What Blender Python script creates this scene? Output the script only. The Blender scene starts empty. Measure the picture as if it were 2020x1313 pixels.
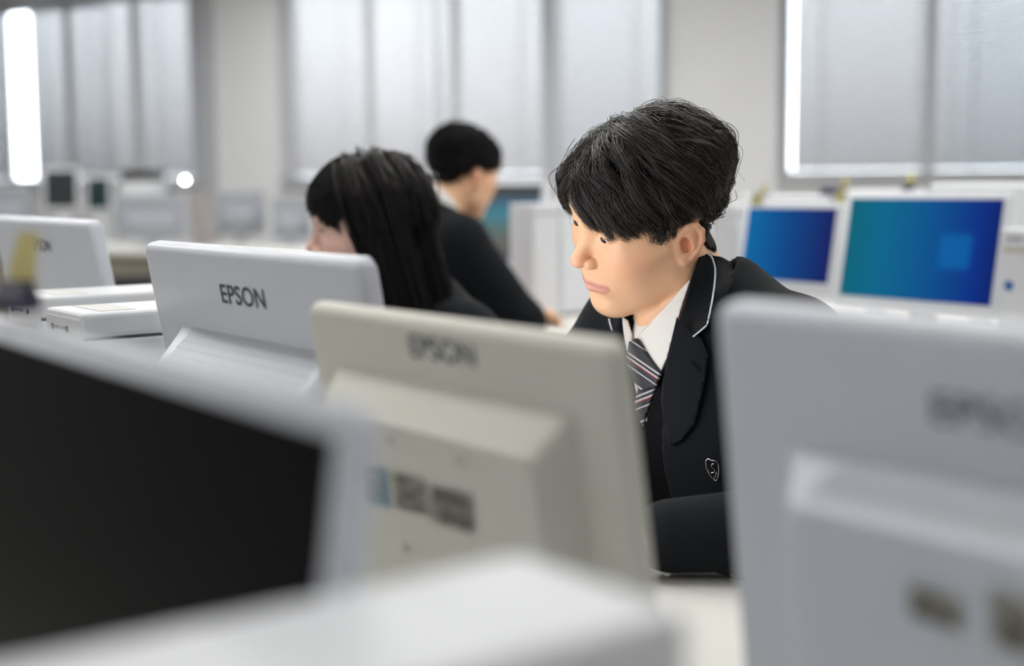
import bpy, bmesh, math, random
import numpy as np
from mathutils import Vector, Matrix
from mathutils.bvhtree import BVHTree
random.seed(7); rng = np.random.default_rng(7)
S = bpy.context.scene
COL = S.collection

# ------------------------------------------------------------------ camera, world, lights, exposure
FPX, PITCH, ROLL, EYE = 2700.0, math.atan2(301, 2700.0), 0.0077, 1.14
cam_d = bpy.data.cameras.new('camera'); cam = bpy.data.objects.new('camera', cam_d); COL.objects.link(cam)
cam_d.sensor_fit = 'HORIZONTAL'; cam_d.sensor_width = 36.0; cam_d.lens = FPX / 2020 * 36.0
cam_d.clip_start = 0.02; cam_d.clip_end = 100
_fw = Vector((0, math.cos(PITCH), -math.sin(PITCH))); _u0 = Vector((0, math.sin(PITCH), math.cos(PITCH))); _r0 = Vector((1, 0, 0))
_rt = math.cos(ROLL) * _r0 - math.sin(ROLL) * _u0; _up = math.cos(ROLL) * _u0 + math.sin(ROLL) * _r0
cam.matrix_world = Matrix(((_rt.x, _up.x, -_fw.x, 0), (_rt.y, _up.y, -_fw.y, 0), (_rt.z, _up.z, -_fw.z, EYE), (0, 0, 0, 1)))
cam_d.dof.use_dof = True; cam_d.dof.focus_distance = 1.68; cam_d.dof.aperture_fstop = 2.1
S.camera = cam
S.view_settings.view_transform = 'Standard'; S.view_settings.look = 'None'
S.view_settings.gamma = 1.0; S.view_settings.use_curve_mapping = False
S.view_settings.exposure = 0.16
S.cycles.use_denoising = True
S.cycles.max_bounces = 8; S.cycles.diffuse_bounces = 4; S.cycles.glossy_bounces = 3
S.cycles.caustics_reflective = False; S.cycles.caustics_refractive = False
S.cycles.sample_clamp_indirect = 6.0
W = bpy.data.worlds.new('world'); S.world = W; W.use_nodes = True
bg = W.node_tree.nodes['Background']; bg.inputs[0].default_value = (0.86, 0.93, 1.0, 1); bg.inputs[1].default_value = 17.0
LAMP = 16.0          # emission of the ceiling lamp diffusers

# ------------------------------------------------------------------ frames
O = Vector((0, 0, EYE))
ANG = math.atan2(2040, 2700)
r = Vector((-math.sin(ANG), math.cos(ANG), 0))       # along the desk rows, away from the camera
n = Vector((math.cos(ANG), math.sin(ANG), 0))        # across the rows
ROWZ = math.atan2(-r.y, -r.x)                        # rotation whose local X is -r and local Y is n
def uv(u, v, z=0.0): return r * u + n * v + Vector((0, 0, z))
def ray(x, y): return _fw + _rt * ((x - 1010) / FPX) - _up * ((y - 656.5) / FPX)
def on_v(x, y, v):
    d = ray(x, y); return O + d * (v / d.dot(n))
def on_depth(x, y, Z):
    d = ray(x, y); return O + d * (Z / d.y)
DESK = 0.70

# ------------------------------------------------------------------ helpers
def tag(o, label=None, cat=None, group=None, kind=None):
    if label: o['label'] = label
    if cat: o['category'] = cat
    if group: o['group'] = group
    if kind: o['kind'] = kind
    return o
def empty(name, loc=(0, 0, 0), rz=0.0, label=None, cat=None, group=None):
    o = bpy.data.objects.new(name, None); COL.objects.link(o); o.location = loc; o.rotation_euler = (0, 0, rz)
    o.empty_display_size = 0.05
    return tag(o, label, cat, group)
def link(name, me, m, parent=None, loc=None, rot=None, smooth=False):
    o = bpy.data.objects.new(name, me); COL.objects.link(o)
    if m is not None and not me.materials: me.materials.append(m)
    if parent is not None: o.parent = parent
    if loc is not None: o.location = loc
    if rot is not None: o.rotation_euler = rot
    if smooth:
        me.polygons.foreach_set('use_smooth', np.ones(len(me.polygons), bool))
    return o
def bm_obj(name, bm, m, parent=None, loc=None, rot=None, smooth=False):
    me = bpy.data.meshes.new(name); bm.normal_update(); bm.to_mesh(me); bm.free()
    return link(name, me, m, parent, loc, rot, smooth)
def np_mesh(name, V, F):
    me = bpy.data.meshes.new(name)
    V = np.asarray(V, np.float32); F = np.asarray(F, np.int32)
    me.vertices.add(len(V)); me.vertices.foreach_set('co', V.ravel())
    k = F.shape[1]
    me.loops.add(F.size); me.loops.foreach_set('vertex_index', F.ravel())
    me.polygons.add(len(F)); me.polygons.foreach_set('loop_start', np.arange(0, F.size, k, dtype=np.int32))
    me.polygons.foreach_set('loop_total', np.full(len(F), k, np.int32))
    me.update(calc_edges=True); me.validate()
    return me
def box(bm, x0, x1, y0, y1, z0, z1, bev=0.0, seg=2):
    vs = [bm.verts.new(p) for p in ((x0, y0, z0), (x1, y0, z0), (x1, y1, z0), (x0, y1, z0), (x0, y0, z1), (x1, y0, z1), (x1, y1, z1), (x0, y1, z1))]
    fs = [bm.faces.new([vs[i] for i in f]) for f in ((3, 2, 1, 0), (4, 5, 6, 7), (0, 1, 5, 4), (1, 2, 6, 5), (2, 3, 7, 6), (3, 0, 4, 7))]
    if bev > 0:
        es = {e for f in fs for e in f.edges}
        bmesh.ops.bevel(bm, geom=list(es), offset=bev, segments=seg, profile=0.6, affect='EDGES')
    return bm
def boxo(name, dims, m, parent=None, bev=0.0, seg=2, loc=None, rot=None):
    return bm_obj(name, box(bmesh.new(), *dims, bev, seg), m, parent, loc, rot, smooth=False)
def cyl(bm, p0, p1, r0, r1=None, seg=16):
    p0, p1 = Vector(p0), Vector(p1); r1 = r0 if r1 is None else r1
    q = (p1 - p0).to_track_quat('Z', 'Y')
    a = [[bm.verts.new(p + q @ Vector((R * math.cos(t), R * math.sin(t), 0))) for t in [2 * math.pi * i / seg for i in range(seg)]] for p, R in ((p0, r0), (p1, r1))]
    for i in range(seg):
        j = (i + 1) % seg; bm.faces.new((a[0][i], a[0][j], a[1][j], a[1][i]))
    bm.faces.new(a[0][::-1]); bm.faces.new(a[1]); return bm
def loft(bm, rings, cap0=True, cap1=True):
    R = [[bm.verts.new(p) for p in ring] for ring in rings]
    for A, B in zip(R, R[1:]):
        m_ = len(A)
        for i in range(m_):
            j = (i + 1) % m_; bm.faces.new((A[i], A[j], B[j], B[i]))
    if cap0: bm.faces.new(R[0][::-1])
    if cap1: bm.faces.new(R[-1])
    return bm
def rrect(x0, x1, z0, z1, rad, seg=5):
    pts = []
    for cx, cz, a0 in ((x1 - rad, z1 - rad, 0), (x0 + rad, z1 - rad, 90), (x0 + rad, z0 + rad, 180), (x1 - rad, z0 + rad, 270)):
        for i in range(seg + 1):
            t = math.radians(a0 + 90 * i / seg); pts.append((cx + rad * math.cos(t), cz + rad * math.sin(t)))
    return pts
def copy_tree(o, parent=None):
    c = o.copy(); COL.objects.link(c)
    if parent is not None: c.parent = parent
    for ch in list(o.children): copy_tree(ch, c)
    return c

# ------------------------------------------------------------------ materials (all procedural)
def mat(name, col, rough=0.5, spec=0.5, var=0.04, scale=40.0, bump=0.0, metal=0.0, sheen=0.0, sss=0.0, coat=0.0):
    m = bpy.data.materials.new(name); m.use_nodes = True; nt = m.node_tree; b = nt.nodes['Principled BSDF']
    b.inputs['Roughness'].default_value = rough; b.inputs['Metallic'].default_value = metal
    b.inputs['Specular IOR Level'].default_value = spec
    if sheen: b.inputs['Sheen Weight'].default_value = sheen; b.inputs['Sheen Roughness'].default_value = 0.5
    if coat: b.inputs['Coat Weight'].default_value = coat
    if sss:
        b.inputs['Subsurface Weight'].default_value = sss; b.inputs['Subsurface Radius'].default_value = (0.9, 0.35, 0.2); b.inputs['Subsurface Scale'].default_value = 0.006
    tc = nt.nodes.new('ShaderNodeTexCoord'); nz = nt.nodes.new('ShaderNodeTexNoise'); nz.inputs['Scale'].default_value = scale; nz.inputs['Detail'].default_value = 3
    nt.links.new(tc.outputs['Object'], nz.inputs['Vector'])
    mx = nt.nodes.new('ShaderNodeMix'); mx.data_type = 'RGBA'
    c = Vector(col[:3])
    mx.inputs['A'].default_value = (*[max(0, x * (1 - var)) for x in c], 1); mx.inputs['B'].default_value = (*[min(1, x * (1 + var)) for x in c], 1)
    nt.links.new(nz.outputs['Fac'], mx.inputs['Factor']); nt.links.new(mx.outputs['Result'], b.inputs['Base Color'])
    if bump:
        bp = nt.nodes.new('ShaderNodeBump'); bp.inputs['Strength'].default_value = bump; bp.inputs['Distance'].default_value = 0.002
        nt.links.new(nz.outputs['Fac'], bp.inputs['Height']); nt.links.new(bp.outputs['Normal'], b.inputs['Normal'])
    return m
def emit(name, col, strength):
    m = bpy.data.materials.new(name); m.use_nodes = True; b = m.node_tree.nodes['Principled BSDF']
    b.inputs['Base Color'].default_value = (*[0.8 * c for c in col], 1); b.inputs['Emission Color'].default_value = (*col, 1); b.inputs['Emission Strength'].default_value = strength
    return m
M = {}
M['white'] = mat('white_plastic', (0.60, 0.63, 0.69), 0.34, 0.5, 0.02)
M['white2'] = mat('white_plastic_matt', (0.66, 0.68, 0.71), 0.42, 0.5, 0.02)
M['beige'] = mat('aged_cream_plastic', (0.62, 0.61, 0.54), 0.5, 0.4, 0.04, 260.0, 0.05)
M['seam'] = mat('seam_grey', (0.10, 0.11, 0.13), 0.6)
M['slit'] = mat('vent_dark', (0.22, 0.23, 0.26), 0.6)
M['logo'] = mat('logo_grey', (0.035, 0.038, 0.06), 0.5)
M['blackglass'] = mat('dark_screen', (0.003, 0.0035, 0.0035), 0.45, 0.04, 0.0)
M['greenglass'] = mat('dark_green_screen', (0.008, 0.028, 0.030), 0.3, 0.3, 0.0)
M['greyglass'] = mat('dark_grey_screen', (0.022, 0.026, 0.030), 0.3, 0.3, 0.0)
M['desk'] = mat('cream_laminate', (0.68, 0.67, 0.63), 0.5, 0.4, 0.03, 300.0)
M['panel'] = mat('tan_panel', (0.30, 0.27, 0.21), 0.6)
M['steel'] = mat('grey_steel', (0.35, 0.36, 0.38), 0.4, metal=0.6)
M['black'] = mat('black_plastic', (0.015, 0.015, 0.017), 0.5)
M['wall'] = mat('painted_wall', (0.80, 0.81, 0.82), 0.8, 0.2, 0.02, 3.0)
M['wallwarm'] = mat('painted_wall_warm', (0.60, 0.595, 0.58), 0.8, 0.2, 0.02, 3.0)
M['walldim'] = mat('painted_wall_dim', (0.82, 0.83, 0.84), 0.8, 0.2, 0.02, 3.0)
M['ceil'] = mat('ceiling_tile', (0.80, 0.80, 0.80), 0.9, 0.1, 0.03, 30.0)
M['floor'] = mat('vinyl_floor', (0.42, 0.41, 0.40), 0.45, 0.4, 0.08, 6.0)
M['frame'] = mat('window_frame', (0.62, 0.64, 0.66), 0.4, 0.5, 0.02)
M['yellow'] = mat('yellow_paper', (0.66, 0.62, 0.36), 0.8, 0.2, 0.05, 120.0)
M['purple'] = mat('dark_violet_clip', (0.03, 0.025, 0.06), 0.4)
M['silver'] = mat('silver_metal', (0.75, 0.75, 0.76), 0.25, metal=1.0)
M['blue_st'] = mat('blue_sticker', (0.32, 0.52, 0.62), 0.6)
M['ink'] = mat('sticker_ink', (0.13, 0.12, 0.10), 0.7)
M['lab'] = mat('silver_label', (0.50, 0.49, 0.43), 0.6)
M['lab2'] = mat('pale_label', (0.60, 0.60, 0.58), 0.6)
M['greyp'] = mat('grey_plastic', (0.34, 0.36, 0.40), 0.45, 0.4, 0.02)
# ------------------------------------------------------------------ the room shell
wd = Vector((-0.858, 0.5135, 0)).normalized()        # along the window wall, to the left
wm = Vector((wd.y, -wd.x, 0))                        # out through the window wall
WM = Vector((0, 11.0, 0)).dot(wm)
W0, W1, M0, CEIL = -6.0, 13.5, -3.0, 3.02
RZ = math.atan2(-wd.y, -wd.x)                        # room frame: local X = -wd (to the right), local Y = wm
room_rot = (0, 0, RZ)
def wx(px, dep=0.0, py=150):                                  # room X on the window wall under a photo column
    d = ray(px, py); return (O + d * ((WM - dep) / d.dot(wm))).dot(-wd)
def struct(name, bm, m, loc=(0, 0, 0)):
    o = bm_obj(name, bm, m, None, loc, room_rot); o['kind'] = 'structure'; return o
XA, XB = -W1, -W0
struct('floor', box(bmesh.new(), XA, XB, M0, WM + 0.3, -0.1, 0), M['floor'])
struct('ceiling', box(bmesh.new(), XA, XB, M0, WM + 0.3, CEIL, CEIL + 0.1), M['ceil'])
struct('wall_left', box(bmesh.new(), XA - 0.12, XA, M0, WM + 0.3, 0, CEIL), M['walldim'])
struct('wall_right', box(bmesh.new(), XB, XB + 0.12, M0, WM + 0.3, 0, CEIL), M['wall'])
struct('wall_front', box(bmesh.new(), XA, XB, M0 - 0.12, M0, 0, CEIL), M['walldim'])
SILL, HEAD = 1.14, 2.90
# window openings as photo columns
opens = [(-420, 392), (556, 1070), (1075, 1300), (1541, 2150)]
spans = sorted((wx(a), wx(b)) for a, b in opens)
bmw = bmesh.new()
box(bmw, XA, XB, WM, WM + 0.25, 0, SILL); box(bmw, XA, XB, WM, WM + 0.25, HEAD, CEIL)
e = XA
for a, b in spans:
    box(bmw, e, a, WM, WM + 0.25, SILL, HEAD); e = b
box(bmw, e, XB, WM, WM + 0.25, SILL, HEAD)
struct('wall_back', bmw, M['wall'])
# pillars standing proud of the window wall
for k, (a, b, d) in enumerate(((392, 556, 0.04), (1318, 1541, 0.04))):
    struct('trim_%d' % (k + 1), box(bmesh.new(), wx(a), wx(b), WM - d, WM - 0.001, 0, CEIL, 0.01, 1), M['wall'] if k == 0 else M['wall'])
struct('trim_3', box(bmesh.new(), wx(390), wx(430), WM - 0.10, WM - 0.041, 0, CEIL, 0.01, 1), mat('grey_strip', (0.48, 0.49, 0.51), 0.6))  # darker grey strip along the left edge of the first pillar
glass = bpy.data.materials.new('window_glass'); glass.use_nodes = True
g = glass.node_tree.nodes['Principled BSDF']; g.inputs['Transmission Weight'].default_value = 1.0; g.inputs['Roughness'].default_value = 0.0; g.inputs['IOR'].default_value = 1.01
for k, (a, b) in enumerate(spans):
    bm = bmesh.new(); t = 0.05
    box(bm, a, b, WM + 0.08, WM + 0.14, SILL, SILL + t); box(bm, a, b, WM + 0.08, WM + 0.14, HEAD - t, HEAD)
    nm = max(1, round((b - a) / 0.95))
    for i in range(nm + 1):
        x = a + (b - a) * i / nm; box(bm, max(a, x - 0.03), min(b, x + 0.03), WM + 0.08, WM + 0.14, SILL + t, HEAD - t)
    w = struct('window_%d' % (k + 1), bm, M['frame'])
    bm = bmesh.new(); box(bm, a, b, WM + 0.105, WM + 0.115, SILL + t, HEAD - t); bm_obj('pane', bm, glass, w)
    s = bmesh.new(); box(s, a, b, WM - 0.10, WM - 0.001, SILL - 0.03, SILL); bm_obj('window_sill', s, M['frame'], w)
# venetian blinds
def slat_mat(name, col, tr):
    m = bpy.data.materials.new(name); m.use_nodes = True; nt = m.node_tree; b = nt.nodes['Principled BSDF']; out = nt.nodes['Material Output']
    b.inputs['Base Color'].default_value = (*col, 1); b.inputs['Roughness'].default_value = 0.55
    t = nt.nodes.new('ShaderNodeBsdfTranslucent'); t.inputs[0].default_value = (*col, 1)
    nz = nt.nodes.new('ShaderNodeTexNoise'); nz.inputs['Scale'].default_value = 2.0; tc = nt.nodes.new('ShaderNodeTexCoord'); nt.links.new(tc.outputs['Object'], nz.inputs['Vector'])
    mr = nt.nodes.new('ShaderNodeMapRange'); mr.inputs[3].default_value = tr * 0.9; mr.inputs[4].default_value = tr * 1.1; nt.links.new(nz.outputs['Fac'], mr.inputs[0])
    mx = nt.nodes.new('ShaderNodeMixShader'); nt.links.new(mr.outputs[0], mx.inputs[0])
    nt.links.new(b.outputs[0], mx.inputs[1]); nt.links.new(t.outputs[0], mx.inputs[2]); nt.links.new(mx.outputs[0], out.inputs[0]); return m
BL = [slat_mat('blind_grey', (0.66, 0.68, 0.72), 0.26), slat_mat('blind_pale', (0.78, 0.79, 0.82), 0.30), slat_mat('blind_cool', (0.52, 0.58, 0.64), 0.17)]
def blind(pa, pb, m, label, tilt=62, z0=SILL + 0.02, yoff=0.0):
    a, b = wx(pa, 0.06 + yoff), wx(pb, 0.06 + yoff); c = (a + b) / 2; hw = (b - a) / 2 - 0.004
    loc = -wd * c + wm * (WM - 0.06 - yoff) + Vector((0, 0, z0))
    root = empty('venetian_blind', loc, RZ, label, 'blind', 'venetian blinds over the windows')
    H = 2.97 - z0
    bm = bmesh.new(); p = 0.033; k = 0; ct, st = math.cos(math.radians(tilt)), math.sin(math.radians(tilt)); z = 0.05
    while z < H - 0.05:
        ring = []
        for q in (-1, 0, 1):
            yy, zz = q * 0.0185, 0.002 * (1 - q * q); ring.append((yy * ct - zz * st, yy * st + zz * ct))
        vs = [[bm.verts.new((x, y_, z + z_)) for y_, z_ in ring] for x in (-hw, hw)]
        for i in range(2): bm.faces.new((vs[0][i], vs[1][i], vs[1][i + 1], vs[0][i + 1]))
        z += p
    bm_obj('slats', bm, m, root)
    boxo('head_rail', (-hw, hw, -0.025, 0.025, H - 0.045, H), M['frame'], root, 0.004)
    boxo('bottom_rail', (-hw, hw, -0.014, 0.014, 0.0, 0.022), M['frame'], root, 0.004)
    for x in (-hw * 0.62, hw * 0.62):
        boxo('ladder_tape', (x - 0.006, x + 0.006, -0.022, -0.019, 0.02, H - 0.04), M['frame'], root)
    return root
for k_, args in enumerate(((-420, 17, 0, 'grey venetian blind cut by the left picture edge'),
             (62, 206, 0, 'grey blind just right of the bright uncovered window strip'),
             (203, 304, 1, 'narrow paler blind, second to the right of the bright window strip'),
             (300, 396, 0, 'grey blind touching the left side of the beige pillar'),
             (548, 708, 1, 'pale blind touching the right side of the beige pillar'),
             (702, 861, 1, 'pale blind above the girl with long dark hair'),
             (857, 1072, 1, 'brightest pale blind, behind the head of the short-haired boy'),
             (1066, 1304, 0, 'grey blind left of the broad white pillar, behind the front boy'),
             (1566, 1878, 0, 'grey blind with fine slats above the two blue screens'),
             (1872, 2150, 2, 'darker bluish blind with clear slats in the upper right corner'))):
    blind(args[0], args[1], BL[args[2]], args[3], yoff=0.05 * (k_ % 2))
# ceiling lamps out of view; the last two added to brighten the boy's cheek
lampm = emit('lamp_diffuser', (1.0, 0.985, 0.96), LAMP)
for v_, us in ((0.55, (1.3, 3.1, 4.7, 6.2, 7.6, 9.4)), (2.9, (0.0, 1.2, 2.4, 4.2, 6.0, 7.8, 9.6, 11.4)), (4.95, (-0.2, 1.2, 2.6, 4.2, 6.0, 7.8, 9.6)), (-2.2, (1.5, 4.0, 6.5, 12.5)), (1.6, (-3.1,)), (3.2, (-3.4,))):  # row at negative v added as fill light on the monitor backs
    for u_ in us:
        p = uv(u_, v_, CEIL)
        t = empty('ceiling_lamp', p, ROWZ, 'recessed strip lamp in the ceiling, out of view above the computer room', 'lamp', 'ceiling strip lamps')
        boxo('housing', (-0.64, 0.64, -0.16, 0.16, -0.05, -0.001), M['frame'], t, 0.006)
        boxo('diffuser', (-0.61, 0.61, -0.13, 0.13, -0.058, -0.051), lampm, t)
# ------------------------------------------------------------------ desks
def desk(u0, u1, v0, v1, label, modesty=None, group=None, seg_leg=True):
    """a desk in the row frame; u runs away from the camera, v across"""
    loc = uv((u0 + u1) / 2, (v0 + v1) / 2); L, D = (u1 - u0) / 2 - 0.002, (v1 - v0) / 2 - 0.002
    t = empty('computer_desk', loc, ROWZ, label, 'desk', group)
    boxo('desktop', (-L, L, -D, D, DESK - 0.028, DESK), M['desk'], t, 0.004, 2)
    for sx in (-1, 1):
        for sy in (-1, 1):
            x, y = sx * (L - 0.05), sy * (D - 0.06)
            boxo('leg', (x - 0.02, x + 0.02, y - 0.02, y + 0.02, 0, DESK - 0.029), M['steel'], t, 0.003, 1)
    if modesty: boxo('modesty_panel', (-L + 0.08, L - 0.08, modesty * (D - 0.10) - 0.008, modesty * (D - 0.10) + 0.008, 0.28, DESK - 0.029), M['panel'], t)
    return t
G1, G2 = 'cream desks of the near island', 'cream desks of the island behind the boys'
desk(-0.55, 0.60, 0.455, 1.09, 'cream desk under the large white monitor at the right edge', None, G1)
desk(0.602, 1.58, 0.455, 1.09, 'cream desk the front boy rests his forearm on', None, G1)
desk(1.582, 2.75, 0.455, 1.09, 'cream desk in front of the girl, under the left white monitor', None, G1)
desk(-0.55, 0.60, -0.18, 0.453, 'cream desk under the blurred white tower in the foreground', None, G1)
desk(0.602, 1.58, -0.18, 0.453, 'cream desk under the big black screen at lower left', None, G1)
desk(1.40, 2.72, 2.42, 3.10, 'cream desk under the two blue screens', -1, G2)
desk(2.722, 4.2, 2.42, 3.10, 'cream desk where the short-haired boy rests his hand', -1, G2)
desk(1.40, 2.72, 3.102, 3.78, 'cream desk behind the two blue screens, nearer the windows', None, G2)
desk(2.722, 4.2, 3.102, 3.78, 'cream desk beyond the short-haired boy, nearer the windows', None, G2)

# ------------------------------------------------------------------ monitors
PX = {}
def text_mesh(s, width, height, name, bold=0.0):
    c = bpy.data.curves.new(name, 'FONT'); c.body = s; c.size = 1.0; c.offset = bold; c.extrude = 0.0; c.space_character = 1.04
    o = bpy.data.objects.new(name, c); COL.objects.link(o); bpy.context.view_layer.update()
    me = bpy.data.meshes.new_from_object(o.evaluated_get(bpy.context.evaluated_depsgraph_get()))
    bpy.data.objects.remove(o); bpy.data.curves.remove(c)
    V = np.empty(len(me.vertices) * 3, np.float32); me.vertices.foreach_get('co', V); V = V.reshape(-1, 3)
    mn, mx = V.min(0), V.max(0)
    V[:, 0] = (V[:, 0] - (mn[0] + mx[0]) / 2) / (mx[0] - mn[0]) * width; V[:, 1] = (V[:, 1] - (mn[1] + mx[1]) / 2) / (mx[1] - mn[1]) * height
    V2 = np.stack([V[:, 0], np.zeros(len(V)), V[:, 1]], 1).astype(np.float32)   # faces -Y
    me.vertices.foreach_set('co', V2.ravel()); me.update(); return me
def slab(Wd, H, T, rad, edge):
    """rounded panel standing in XZ, back at y = -T/2, with rounded back edge"""
    bm = bmesh.new(); rings = []
    steps = 6
    for i in range(steps + 1):
        a = math.pi / 2 * i / steps; ins = edge * (1 - math.sin(a)); y = -T / 2 + edge * (1 - math.cos(a))
        rings.append([Vector((x, y, z)) for x, z in rrect(-Wd / 2 + ins, Wd / 2 - ins, -H / 2 + ins, H / 2 - ins, max(0.002, rad - ins * 0.6), 6)])
    rings.reverse(); rings = rings[::-1]
    for ins, y in ((0.0, T / 2 - 0.003), (0.003, T / 2)):
        rings.append([Vector((x, y, z)) for x, z in rrect(-Wd / 2 + ins, Wd / 2 - ins, -H / 2 + ins, H / 2 - ins, rad, 6)])
    return loft(bm, rings)
def monitor(label, loc, rz, panel_z, tilt, Wd, H, plastic, screen, bulge=None, logo=None, T=0.030, name='computer_monitor', group=None, bezel=0.014, chin=0.02, stand=True, rad=0.012, edge=0.010, base=(0.11, 0.09), foot=DESK):
    root = empty(name, (loc[0], loc[1], foot), rz, label, 'monitor', group)
    pm = Matrix.Translation((0, 0, panel_z - foot)) @ Matrix.Rotation(tilt, 4, 'X')
    def part(nm, me_or_bm, m, par=root, smooth=True):
        o = bm_obj(nm, me_or_bm, m, par, smooth=False) if isinstance(me_or_bm, bmesh.types.BMesh) else link(nm, me_or_bm, m, par)
        if par is root: o.matrix_local = pm
        if smooth:
            for p in o.data.polygons: p.use_smooth = True
        return o
    shell = part('casing', slab(Wd, H, T, rad, edge), plastic); sharp(shell)
    # screen on the +Y side
    s = bmesh.new(); box(s, -Wd / 2 + bezel, Wd / 2 - bezel, T / 2 - 0.004, T / 2 + 0.0008, -H / 2 + chin, H / 2 - bezel)
    part('screen', s, screen, smooth=False)
    if bulge:
        x0, x1, zt, zb, D, ix, drop, curve = bulge     # base outline, protrusion, side inset, top drop, concave power
        bm = bmesh.new(); rings = []
        N = 9
        for i in range(N + 1):
            t = i / N; f = t ** curve if curve >= 1 else t
            rings.append([Vector((x, -T / 2 + 0.002 - D * f, z)) for x, z in rrect(x0 + ix * t, x1 - ix * t, zb + 0.01 * t, zt - drop * t, 0.008 + 0.004 * t, 5)])
        # rounded over onto the front plate
        for k in range(1, 4):
            a = math.pi / 2 * k / 3; q = 0.006
            rings.append([Vector((x, -T / 2 + 0.002 - D - q * math.sin(a) * 0.5, z)) for x, z in rrect(x0 + ix + q * (1 - math.cos(a)), x1 - ix - q * (1 - math.cos(a)), zb + 0.01 + q * (1 - math.cos(a)), zt - drop - q * (1 - math.cos(a)), 0.011, 5)])
        b = part('rear_housing', loft(bm, rings, True, True), plastic); sharp(b)
        PX['house_y'] = -T / 2 + 0.002 - D - 0.003
    if logo:
        lx, lz, lw, lh = logo
        o = link('brand_lettering', text_mesh('EPSON', lw, lh, 'brand_lettering', 0.012), M['logo'], shell)
        o.location = (lx, -T / 2 - 0.0006, lz)
    if stand:
        bm = bmesh.new(); yb = -T / 2 - (bulge[4] if bulge else 0.0) * 0.3
        hb = panel_z - foot
        box(bm, -0.035, 0.035, yb - 0.012, yb + 0.012, 0.012, max(0.05, hb - H * 0.30), 0.006)
        bm_obj('stand_neck', bm, plastic, root)
        rings = [[Vector((base[0] * k_ * math.cos(t), -0.01 + base[1] * k_ * math.sin(t), z_)) for t in [2 * math.pi * i / 28 for i in range(28)]] for z_, k_ in ((0, 1), (0.008, 1), (0.014, 0.94))]
        bm_obj('stand_base', loft(bmesh.new(), rings), plastic, root)
    root['_pz'] = panel_z - foot
    return root, shell, pm
def sharp(o, ang=40):
    bm = bmesh.new(); bm.from_mesh(o.data)
    for e_ in bm.edges:
        if len(e_.link_faces) == 2: e_.smooth = e_.calc_face_angle(0) < math.radians(ang)
    bmesh.ops.recalc_face_normals(bm, faces=bm.faces); bm.to_mesh(o.data); bm.free()
def panel_center(uA, vA, zA, tilt, Wd, H, T=0.030):
    """centre of a panel whose top-left back corner (as the camera sees it) is at row coordinates uA, vA, zA"""
    A = uv(uA, vA, zA); d = Vector((0, 0, -1)) * math.cos(tilt) + n * math.sin(tilt); nn = n * math.cos(tilt) + Vector((0, 0, 1)) * math.sin(tilt)
    return A - r * (Wd / 2) + d * (H / 2) + nn * (T / 2)
def panel_xy(px, py, uA, vA, zA, tilt, Wd, H, off=0.0):
    """local x, z on a panel's back (moved out by off) of a photo pixel"""
    A = uv(uA, vA, zA); d = Vector((0, 0, -1)) * math.cos(tilt) + n * math.sin(tilt); nn = n * math.cos(tilt) + Vector((0, 0, 1)) * math.sin(tilt)
    A2 = A - nn * off; D = ray(px, py); P = O + D * ((A2 - O).dot(nn) / D.dot(nn)) - A2
    return P.dot(-r) - Wd / 2, H / 2 - P.dot(d)
RD = math.radians
def vents(shell_root, pm, x0, x1, z0, z1, rows, cols, yfun, lean, ln, w=0.0007, T=0.03):
    bm = bmesh.new()
    for i in range(rows):
        for j in range(cols):
            x = x0 + (x1 - x0) * j / (cols - 1) + (0.5 * (x1 - x0) / (cols - 1) if i % 2 else 0); z = z1 + (z0 - z1) * i / max(1, rows - 1)
            P = [(x + lean * ln, z + ln / 2), (x - lean * ln, z - ln / 2)]
            q = [(P[0][0] - w / 2, P[0][1]), (P[0][0] + w / 2, P[0][1]), (P[1][0] + w / 2, P[1][1]), (P[1][0] - w / 2, P[1][1])]
            vs = [bm.verts.new((a_, yfun(b_) - 0.0005, b_)) for a_, b_ in q]; bm.faces.new(vs)
    o = bm_obj('vent_slits', bm, M['slit'], shell_root); o.matrix_local = pm; return o
# white monitor in front of the boy
ua, va, za, ti, Wd, H = 1.578, 0.636, 1.0685, RD(10), 0.503, 0.310
c = panel_center(ua, va, za, ti, Wd, H, 0.022)
bl = panel_xy(357, 637, ua, va, za, ti, Wd, H); lg = panel_xy(479, 584, ua, va, za, ti, Wd, H)
bulge = (bl[0], Wd / 2 - 0.06, bl[1], -H / 2 + 0.02, 0.055, 0.012, 0.038, 1.1)
mw, sh, pm = monitor('white monitor in sharp focus left of centre, its back to the camera', c, ROWZ, c.z, ti, Wd, H, M['white'], emit('lit_page', (0.94, 0.96, 1.0), 4.2), bulge, (0.0, lg[1], 0.104, 0.0215), T=0.022)
def ramp_y(zt, drop, D, curve, T=0.022): return lambda z: -T / 2 + 0.002 - D * max(0.0, min(1.0, (zt - z) / drop)) ** curve
vents(mw, pm, bl[0] + 0.035, Wd / 2 - 0.09, bl[1] - 0.034, bl[1] - 0.005, 6, 44, ramp_y(bl[1], 0.038, 0.055, 1.1), 0.12, 0.0065, 0.0012)
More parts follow.
